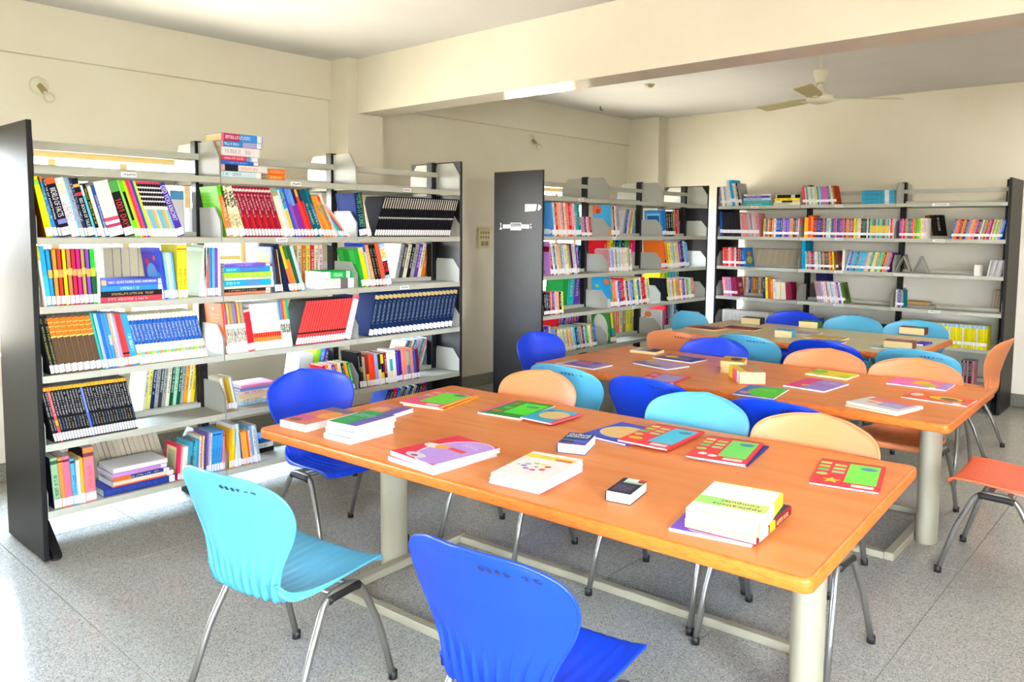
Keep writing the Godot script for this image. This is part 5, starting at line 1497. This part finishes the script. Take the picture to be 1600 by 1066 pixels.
func panel_signs() -> void:
	# paper signs stuck on the black end panel
	var z0 := 4.935 - 0.0248
	var p := at_depth(830, 325, z0)
	var st := stool()
	prism(st, [Vector2(-0.068, -0.03), Vector2(0.045, -0.026), Vector2(0.056, -0.008), Vector2(0.06, 0.03), Vector2(-0.066, 0.032)], Vector3.ZERO, Vector3.RIGHT, Vector3.UP, Vector3(0, 0, 0.0006))
	var o := put("paper_sign", built(st), M.strip)
	o.position = V(p.x, p.y, z0)
	tag(o, "torn white arrow-tipped paper sign high on the black end panel", "sign", "paper signs on the black panel")
	st = stool()
	prism(st, [Vector2(0.068, -0.024), Vector2(0.09, -0.016), Vector2(0.112, 0.004), Vector2(0.095, 0.022), Vector2(0.078, 0.028)], Vector3.ZERO, Vector3.RIGHT, Vector3.UP, Vector3(0, 0, 0.0006))
	put("arrow_tip", built(st), M.strip, o)
	title(o, "VILLAGE", mat("#b8b8b4", 0.7), Vector3(-0.01, 0.008, 0.001), Basis(), 0.1, 0.02)
	p = at_depth(806, 354, z0)
	st = stool()
	box(st, Vector3(0, 0, 0), Vector3(0.12, 0.062, 0.0006))
	o = put("paper_sign", built(st), M.strip)
	o.position = V(p.x, p.y, z0 - 0.0004)
	tag(o, "black and white lettered paper banner across the black end panel", "sign", "paper signs on the black panel")
	st = stool()
	box(st, Vector3(0, 0.012, 0.0005), Vector3(0.108, 0.026, 0.0006))
	put("dark_panel", built(st), M.rubber, o)
	title(o, "Reference", M.white_text, Vector3(0, 0.012, 0.0012), Basis(), 0.09, 0.02)
	title(o, "BOOKS", M.black_text, Vector3(0, -0.017, 0.0012), Basis(), 0.07, 0.016)
	for s in [-1.0, 1.0]:
		st = stool()
		box(st, Vector3(s * 0.105, 0, 0), Vector3(0.085, 0.034, 0.0006))
		put("ribbon_tail", built(st), M.strip, o)
	st = stool()
	prism(st, [Vector2(-0.185, -0.026), Vector2(-0.155, -0.026), Vector2(-0.158, -0.012), Vector2(-0.168, -0.005), Vector2(-0.165, 0.028), Vector2(-0.178, 0.03), Vector2(-0.172, 0.0)], Vector3.ZERO, Vector3.RIGHT, Vector3.UP, Vector3(0, 0, 0.0006))
	put("paper_scrap", built(st), M.strip, o)
	st = stool()
	prism(st, [Vector2(0.165, -0.02), Vector2(0.175, 0.0), Vector2(0.157, 0.0)], Vector3.ZERO, Vector3.RIGHT, Vector3.UP, Vector3(0, 0, 0.0006))
	prism(st, [Vector2(0.16, 0.012), Vector2(0.17, 0.012), Vector2(0.17, 0.022), Vector2(0.16, 0.022)], Vector3.ZERO, Vector3.RIGHT, Vector3.UP, Vector3(0, 0, 0.0006))
	put("paper_scrap", built(st), M.strip, o)

# ---------- what lies on the tables ----------
func fill_tables() -> void:
	var T := 0.7504
	var wb := "e8434a|r 0.03 0.12 0.2 0.2 f0ea8a|r 0.03 0.26 0.2 0.34 9ae05a|r 0.03 0.4 0.2 0.48 5ad07a|e 0.12 0.6 0.09 0.05 a8e070|r 0.25 0.16 0.44 0.24 a8e07a|r 0.25 0.3 0.44 0.38 b0e08a|r 0.25 0.44 0.44 0.52 9ae0a0|r 0.48 0.08 0.95 0.82 %s|e 0.78 0.22 0.13 0.06 4a9ab0|r 0.6 0.86 0.92 0.95 f6f0ee|r 0 0 1 0.04 8a5a3a"
	# the table with the pocket dictionary
	var o := table_book("txt", "thick pink and orange covered textbook by the blue end chair", -2.93, 1.985, 0.17, 0.3, 7, T, 0.032, "d8806a|e 0.3 0.7 0.35 0.15 d86a9a|e 0.7 0.4 0.3 0.2 f0a85a|r 0 0 1 0.2 7a6a8a|e 0.3 0.85 0.2 0.08 8a6a5a", "e8e0d4", "white_pages")
	table_book("txt", "paperback with an orange and purple cover behind the thick green-covered pile", -2.84, 2.27, 0.17, 0.24, 12, T, 0.02, "c87a7a|r 0.6 0 1 1 7a6ab0|e 0.3 0.5 0.3 0.3 e89a6a|t 0.1 0.3 0.5 0.5 f0d8c0", "d8d0e0", "white_pages")
	var y := T
	for k in 3:
		var lab: String = ["lowest of the three thick white-edged textbooks piled by the table corner", "middle one of the three thick white-edged textbooks piled by the table corner", "green and purple covered textbook on top of the pile of three"][k]
		table_book("txt", lab, -2.625 + k * 0.004, 1.97 + k * 0.006, 0.165, 0.235, 4 + k * 2, y, 0.0245, "2f9a5a|r 0.62 0 1 1 6a62b0|t 0.1 0.25 0.7 0.45 dff0e4|t 0.08 0.6 0.45 0.8 7ab0a0|r 0 0.8 0.45 1 2fa05c", "f4f2ee", "white_pages", false, "piled textbooks")
		y += 0.0249
	table_book("wor", "lower pink workbook under the pink one with a green panel", -2.855, 2.655, 0.24, 0.335, 15, T, 0.008, wb % "8ae04a", "f0a030", "white_pages", true)
	table_book("wor", "pink workbook with a green panel lying on another workbook near the black rack end", -2.867, 2.648, 0.24, 0.335, 12, T + 0.0084, 0.008, "ec5a80|r 0.05 0.15 0.25 0.25 f0b090|r 0.05 0.35 0.25 0.45 a8d07a|r 0.05 0.55 0.25 0.65 8ab0a0|r 0.3 0.1 0.95 0.8 74dc40|e 0.75 0.2 0.15 0.06 4a8a7a|r 0.6 0.86 0.9 0.95 f2ece8", "f0a030", "white_pages", true)
	table_book("wor", "pink-edged workbook with a leafy green picture and bright green panel", -2.454, 2.775, 0.24, 0.325, 10, T, 0.008, "2f8a3c|r 0 0 0.1 1 ee5a90|e 0.25 0.2 0.1 0.06 b0603a|e 0.3 0.5 0.1 0.06 7ab04a|e 0.25 0.75 0.12 0.06 c8703a|r 0.42 0.12 0.95 0.8 52e03c|e 0.72 0.3 0.15 0.06 3a9a7a", "e8d8d0", "white_pages", true)
	table_book("pic", "cyan picture book with a tan oval lying over the green workbook", -2.225, 2.755, 0.18, 0.24, 2, T + 0.0084, 0.008, "3ab4d8|e 0.55 0.45 0.4 0.3 e8c078|e 0.55 0.45 0.44 0.34 3ab4d8|e 0.55 0.45 0.4 0.3 ecc884|e 0.2 0.2 0.1 0.06 2a7ab0|r 0.9 0 1 1 d04a70", "e85a6a", "white_pages", true)
	for k in 2:
		table_book("wor", ["lower thick workbook under the red one with a lilac circle", "thick red workbook with a big lilac circle on its cover"][k], -2.129 + k * 0.008, 1.988 + k * 0.004, 0.255, 0.325, -1 - k * 3, T + k * 0.0184, 0.018, "dc3450|e 0.72 0.5 0.52 0.5 f6e0f4|e 0.74 0.5 0.5 0.48 c9a2ec|e 0.2 0.5 0.17 0.08 f6f0e0|e 0.36 0.46 0.12 0.08 f4b04a|t 0.5 0.16 0.86 0.3 f4ecfa|r 0.5 0.4 0.84 0.48 d84a44|e 0.42 0.88 0.2 0.08 e0e4f0|e 0.42 0.9 0.07 0.03 b04a80", "f4eef0", "white_pages")
	o = table_book("dic", "thick blue pocket dictionary with white page edges", -1.847, 2.446, 0.112, 0.17, 22, T, 0.04, "2c4478|r 0 0.62 0.55 0.72 5a9a80|r 0.5 0.6 1 0.85 5a6ad0|r 0 0.9 1 1 7a4a80", "2a4aa0", "white_pages")
	title(o, "Oxford", M.white_text, Vector3(0.0404, 0.14, -0.056), Basis(Vector3(0, 0, -1), Vector3(0, 1, 0), Vector3(1, 0, 0)), 0.085, 0.032)
	title(o, "Dictionary", M.white_text, Vector3(0.0404, 0.105, -0.056), Basis(Vector3(0, 0, -1), Vector3(0, 1, 0), Vector3(1, 0, 0)), 0.09, 0.024)
	y = T
	var whites := [["thin lilac-edged book under the white handprint books", 0.008, "d8c8e8", "b890d0"], ["lower white handprint book of the pile", 0.019, "f6f4ee", "f6f4ee"], ["upper white book with a ring of coloured handprints and a yellow stripe", 0.019, "f7f6f0|r 0 0.1 0.95 0.24 f2dc5a|t 0.3 0.14 0.7 0.22 d8a850|r 0.6 0.16 0.92 0.24 d87a4a|e 0.3 0.5 0.06 0.03 8ad0c0|e 0.42 0.44 0.06 0.03 9ae070|e 0.56 0.44 0.06 0.03 f0e060|e 0.68 0.5 0.06 0.04 e85a3a|e 0.66 0.62 0.06 0.04 e8502a|e 0.52 0.68 0.06 0.03 d84a90|e 0.38 0.66 0.06 0.03 d85ac0|e 0.28 0.58 0.06 0.03 9a7ae0|e 0.5 0.56 0.04 0.02 d85a7a|e 0.16 0.56 0.03 0.012 9a9a9a", "f6f4ee"]]
	for k in 3:
		table_book("txt", whites[k][0], -1.725 + k * 0.006, 2.056 - k * 0.003, 0.205, 0.295, 8 + k * 2, y, whites[k][1], whites[k][2], whites[k][3], "white_pages", false, "white handprint books")
		y += whites[k][1] + 0.0004
	table_book("nov", "small thick dark-covered pocket book with white page edges", -1.386, 2.108, 0.085, 0.15, 12, T, 0.036, "2e2a3e|t 0.15 0.5 0.85 0.85 8a88a8|r 0.2 0.2 1 0.32 b0e0b8|r 0.2 0 0.75 0.2 f0f0ee|r 0.7 0.02 1 0.16 c03a34", "241a1e", "white_pages")
	table_book("pic", "blue picture book with a tan oval half under a red workbook", -1.83, 2.755, 0.23, 0.29, -2, T, 0.009, "4a58c8|e 0.5 0.5 0.44 0.34 e8dcc0|e 0.5 0.5 0.4 0.3 f0cc88|e 0.3 0.3 0.08 0.05 f0c030|r 0 0.9 1 1 3a4ab0", "3a4ac0", "white_pages", true)
	table_book("wor", "red workbook with a blue panel over the blue picture book", -1.668, 2.792, 0.225, 0.34, 4, T + 0.0094, 0.009, (wb % "58ccec") + "|e 0.2 0.78 0.14 0.06 f0c43a", "d8343c", "white_pages", true)
	table_book("wor", "navy-edged workbook under the red one with white dogs", -1.372, 2.81, 0.22, 0.325, 10, T, 0.006, "2a3a7a", "2a3a7a", "white_pages", true)
	table_book("wor", "red workbook with a green panel and white dogs", -1.385, 2.802, 0.225, 0.335, 13, T + 0.0064, 0.008, (wb % "7ee070") + "|e 0.22 0.8 0.08 0.05 f4f0ee|e 0.4 0.84 0.08 0.05 f4f0ee", "d8343c", "white_pages", true)
	table_book("wor", "red workbook with a green panel and a yellow star", -0.927, 2.827, 0.22, 0.325, 13, T, 0.008, (wb % "7ee85a") + "|w 0.3 0.8 0.14 f6d648", "d8343c", "white_pages", true)
	table_book("wor", "thin lilac workbook lowest in the pile under the lime-banded textbook", -1.05, 2.125, 0.235, 0.32, 12, T, 0.009, "e8e0f4|r 0 0 0.35 1 8a62d8|e 0.4 0.85 0.12 0.06 f2d84a|e 0.5 0.9 0.3 0.1 d0c0ee", "f4f0f6", "white_pages")
	o = table_book("txt", "dark red-spined textbook just under the lime-banded textbook", -1.005, 2.13, 0.215, 0.29, 5, T + 0.0094, 0.03, "3a3c5a", "7a2420|b 0.05 0.3 e8e0d8|b 0.34 0.5 f0b02a|t 0.55 0.9 f0d8a0", "white_pages", true)
	o = table_book("txt", "thick white textbook with a lime band, topmost of its pile", -1.0, 2.095, 0.207, 0.283, 11, T + 0.0398, 0.044, "fbfaf4|r 0 0.52 1 0.76 d4f07a|r 0 0.52 0.4 0.76 a8ee7a|r 0 0 1 0.03 e8e85a", "f2d83a|b 0 0.6 f6f0ea", "white_pages", true)
	var back_to_front := Basis(Vector3(0, 0, -1), Vector3(0, 1, 0), Vector3(1, 0, 0))
	title(o, "Computer", M.purple_text, Vector3(0.0444, 0.165, -0.085), back_to_front, 0.11, 0.02)
	title(o, "Applications", M.purple_text, Vector3(0.0444, 0.195, -0.085), back_to_front, 0.14, 0.02)
	# the middle table
	table_book("mag", "purple magazine by the end of the middle table near the paper-signed panel", -2.985, 4.02, 0.3, 0.21, 0, T, 0.008, "7a62b0|e 0.4 0.3 0.25 0.2 c86a80|t 0.35 0.4 0.8 0.7 d8d0f0|r 0.75 0 1 1 9a8ac8|r 0 0 0.15 1 d8d0dc", "f0ecf2", "white_pages")
	table_book("nov", "buff-edged paperback with a grey cover on the middle table by the peach chair", -2.98, 4.76, 0.2, 0.15, 8, T, 0.02, "a8a8a8|r 0.6 0 1 1 4a4a52|r 0 0 0.3 1 e0e0dc", "e0c898", "buff_pages")
	table_book("mag", "blue and yellow magazine in front of the blue chair at the middle table", -2.66, 4.66, 0.3, 0.2, -3, T, 0.008, "5a5a9a|e 0.25 0.4 0.16 0.2 e8c84a|t 0.35 0.3 0.8 0.7 b8b8e0|r 0.8 0 1 1 3a4aa8", "e8e8f0", "white_pages")
	table_book("mag", "lilac magazine with a patterned edge on the middle table", -2.62, 4.35, 0.3, 0.21, -11, T, 0.012, "b8a4cc|e 0.15 0.3 0.14 0.16 e0a85a|r 0.2 0.8 0.75 1 6a7a6a|t 0.6 0.1 0.95 0.4 d87a98|r 0 0.5 0.2 1 7a7ac0", "5a5a8a|n 0 1 e86a5a 8a8a3a f0f0f0", "white_pages")
	table_book("mag", "red-bordered lilac magazine on the middle table by a blue chair", -2.37, 3.975, 0.23, 0.26, 8, T, 0.006, "d84a6a|r 0.3 0.1 0.92 0.9 b8a8d8|e 0.15 0.3 0.1 0.1 f0a0b8|e 0.18 0.7 0.1 0.1 e8c8d8", "d84a5a", "white_pages", true)
	o = table_book("dic", "thick dictionary with a yellow, pink and white spine", -1.995, 4.27, 0.15, 0.24, 40, T, 0.07, "b8a07a|e 0.5 0.5 0.3 0.3 d88a5a|r 0 0 0.3 1 f0d84a", "ee6a72|b 0 0.36 f6dc2e|b 0.78 1 f6f4f6", "buff_pages")
	table_book("dic", "brown and gold covered thick book behind the pink-spined dictionary", -2.19, 4.5, 0.14, 0.2, 20, T, 0.075, "c8963a|e 0.6 0.5 0.25 0.3 4a3a2a|r 0 0 1 0.2 e0b050", "d8a83a", "buff_pages")
	table_book("mag", "blue magazine with a green oval beside the blue chair", -1.784, 4.0, 0.215, 0.3, 8, T, 0.007, "3f6ed0|e 0.75 0.5 0.55 0.48 52c83a|e 0.2 0.75 0.14 0.1 e08a8a|t 0.4 0.3 0.85 0.45 d8f0d0", "dfe4ee", "white_pages")
	table_book("mag", "pink and lilac magazine in the middle of the middle table", -1.64, 4.4, 0.235, 0.32, -4, T, 0.008, "a890d8|r 0 0 0.36 1 e04a88|e 0.36 0.7 0.1 0.07 e8c03a|t 0.48 0.15 0.9 0.35 f0ecf8|r 0.45 0.5 0.9 0.56 c070b8", "f0ecf0", "white_pages")
	table_book("mag", "yellow magazine near a peach chair at the middle table", -1.69, 4.78, 0.25, 0.2, -2, T, 0.012, "ece04a|e 0.15 0.4 0.2 0.3 7ac84a|t 0.4 0.3 0.9 0.6 d8c83a|r 0.8 0.5 1 1 c8d82a", "f0cc3a", "white_pages")
	table_book("mag", "pink magazine with a yellow patch near the table's open end", -1.215, 4.84, 0.31, 0.22, 1, T, 0.009, "ee7ac0|e 0.5 0.4 0.16 0.3 f6c03a|e 0.68 0.6 0.14 0.2 b8cc3a|r 0.84 0 1 1 b89ad8|r 0.72 0.85 0.82 1 f4f0f2", "e86ab8", "white_pages")
	table_book("mag", "red magazine with a yellow oval at the table's open end", -1.035, 4.48, 0.31, 0.2, -2, T, 0.008, "ec6a48|e 0.15 0.4 0.1 0.2 f4e0d4|e 0.6 0.45 0.28 0.3 5a3a2a|e 0.6 0.45 0.26 0.27 f6c438|e 0.66 0.5 0.14 0.16 5a6a6a|r 0.78 0.8 0.9 1 f4f0f0", "e86a4a", "white_pages")
	table_book("mag", "yellow magazine under the curled white-edged one", -1.185, 4.06, 0.26, 0.22, -12, T, 0.008, "e8c85a", "e8c85a", "pages")
	table_book("mag", "curled white-edged magazine with a red and lilac cover", -1.18, 4.07, 0.27, 0.22, -15, T + 0.0084, 0.014, "e8e4e0|r 0.1 0 0.9 0.4 e87a7a|r 0.45 0.3 0.9 0.75 a8a4dc|e 0.3 0.6 0.1 0.1 f0a85a|t 0.5 0.4 0.85 0.7 e8e4f4", "dcdcd8", "pages")
	# the beige table
	table_book("mag", "red and navy magazine by the rack-side corner of the beige table", -3.34, 6.3, 0.3, 0.22, -5, T, 0.012, "c8443a|r 0.3 0.2 0.9 0.9 3a3a5a|t 0.1 0.1 0.9 0.4 f0c8c0", "e8b07a", "buff_pages")
	table_book("mag", "red-edged dark magazine behind the red and navy one", -3.1, 6.5, 0.3, 0.22, 4, T, 0.012, "5a3a4a|t 0.2 0.2 0.8 0.5 d86a5a|r 0 0.7 1 1 e0554a", "2a2a34", "buff_pages")
	table_book("mag", "pale patterned magazine in the middle of the beige table", -2.62, 6.62, 0.3, 0.22, 3, T, 0.007, "b0a8b0|t 0.1 0.2 0.8 0.8 8a90c0|e 0.5 0.6 0.2 0.15 c89aa0", "c8c0c0", "white_pages")
	var dics := [["thick buff-edged dictionary with a black cover by the blue chair", 1172, 507, "3a3436", 0.18, 6.0], ["thick buff-edged dictionary with a blue edge on the beige table", 1222, 528, "6ab0d8", 0.14, 10.0], ["thick buff-edged dictionary with a green cover on the beige table", 1262, 513, "4a7a34", 0.17, 5.0], ["thick buff-edged dictionary with a red and green cover", 1424, 523, "8a4a3a|r 0.6 0 1 1 1f8a5a", 0.2, 2.0], ["thick buff-edged dictionary with a brown lettered cover", 1402, 546, "8a5a4a|t 0.1 0.2 0.9 0.8 d8b8a8", 0.2, 4.0]]
	for q in dics:
		var p := at_height(q[1], q[2], 0.75)
		o = table_book("dic", q[0], p.x, p.z + 0.06, q[4], 0.13, q[5], T, 0.06, q[3], String(q[3]).split("|")[0], "buff_pages", true)
	table_book("mag", "yellow-spined magazine beside the green dictionary on the beige table", -2.33, 6.42, 0.3, 0.2, 0, T, 0.012, "c8b46a|t 0.1 0.2 0.8 0.6 8a6a4a", "e8d02a", "white_pages")
	table_book("mag", "red-and-blue spined magazine beside the yellow-spined one", -2.25, 6.2, 0.26, 0.18, 2, T, 0.012, "d87a5a|r 0.4 0 1 1 5a7ad0", "d8503a|b 0.3 0.7 5a6ad0", "white_pages")
	table_book("mag", "violet-spined magazine at the open end of the beige table", -1.75, 6.62, 0.26, 0.19, -4, T, 0.016, "d8b890|r 0.7 0 1 1 4a3ab0", "4a34b8|t 0.2 0.8 d8d8f0", "white_pages", true)
	table_book("mag", "blue-lettered magazine near the open end of the beige table", -1.8, 6.22, 0.24, 0.17, 5, T, 0.008, "a8c0c8|t 0.3 0.2 0.95 0.8 2a8ac0", "7ab0c8", "white_pages")

# ---------- light and camera ----------
func _ready() -> void:
	rng.seed = 11
	prng.seed = 5
	lens_axes()
	var cam := Camera3D.new()
	cam.name = "camera"
	add_child(cam)
	cam.position = V(0, EYE, 0)
	cam.rotation = Vector3(PITCH, -YAW, ROLL)
	cam.projection = Camera3D.PROJECTION_FRUSTUM
	cam.near = 0.05
	cam.far = 200.0
	cam.size = cam.near * 1066.0 / FOCAL
	cam.frustum_offset = Vector2(0, cam.near * SHIFT / FOCAL)
	cam.current = true
	var env := Environment.new()
	env.background_mode = Environment.BG_SKY
	var sky := ProceduralSkyMaterial.new()
	sky.sky_top_color = Color("#c4dcf6")
	sky.sky_horizon_color = Color("#f2f6fa")
	sky.ground_horizon_color = Color("#dcdad2")
	sky.ground_bottom_color = Color("#b8b4a6")
	sky.sky_energy_multiplier = 11.0
	sky.ground_energy_multiplier = 9.0
	env.sky = Sky.new()
	env.sky.sky_material = sky
	env.tonemap_mode = Environment.TONE_MAPPER_LINEAR
	env.tonemap_exposure = 0.47
	env.sdfgi_enabled = true
	env.ssao_enabled = true
	env.ssil_enabled = true
	var we := WorldEnvironment.new()
	we.name = "surroundings"
	we.environment = env
	add_child(we)

	make_materials()
	make_room()
	spine_img = Image.create(2048, 2048, false, Image.FORMAT_RGB8)
	cover_img = Image.create(2048, 2048, false, Image.FORMAT_RGB8)
	spine_mat = mat("#ffffff", 0.68, 0.0, 0.15)
	cover_mat = mat("#ffffff", 0.45, 0.0, 0.3)
	make_rack("A", V(-4.08, 0, 1.235), Vector3(0, 0, -1), Vector3(1, 0, 0), "double-faced steel book rack with plain black end panels and books piled on top", DEPTH)
	make_rack("B", V(-4.09, 0, 4.935), Vector3(0, 0, -1), Vector3(1, 0, 0), "double-faced steel book rack with white paper signs on its black end panel", DEPTH)
	make_rack("C", V(-4.12, 0, 7.97), Vector3(1, 0, 0), Vector3(0, 0, 1), "steel book rack standing along the back wall with a row of yellow volumes", 0.52)
	place_tables()
	place_chairs()
	fill_a()
	fill_b()
	fill_c()
	label_books()
	bookends()
	fill_tables()
	panel_signs()
	fittings()
	for q in [["A", 5, 201, 0.075], ["A", 5, 462, 0.07], ["A", 5, 636, 0.07], ["A", 4, 440, 0.075], ["A", 3, 632, 0.08], ["B", 5, 908, 0.07], ["B", 4, 960, 0.05], ["B", 2, 990, 0.05], ["C", 5, 1179, 0.08], ["C", 5, 1311, 0.08], ["C", 5, 1470, 0.14], ["C", 4, 1311, 0.08], ["C", 4, 1467, 0.1], ["C", 3, 1310, 0.08], ["C", 2, 1162, 0.08], ["C", 2, 1310, 0.1], ["C", 2, 1460, 0.1]]:
		lip_sign(q[0], q[1], q[2], q[3])
	spine_mat.albedo_texture = ImageTexture.create_from_image(spine_img)
	cover_mat.albedo_texture = ImageTexture.create_from_image(cover_img)
	print("spine cells ", cells.size(), " covers ", covers.size(), " shelved ", shelved.size())
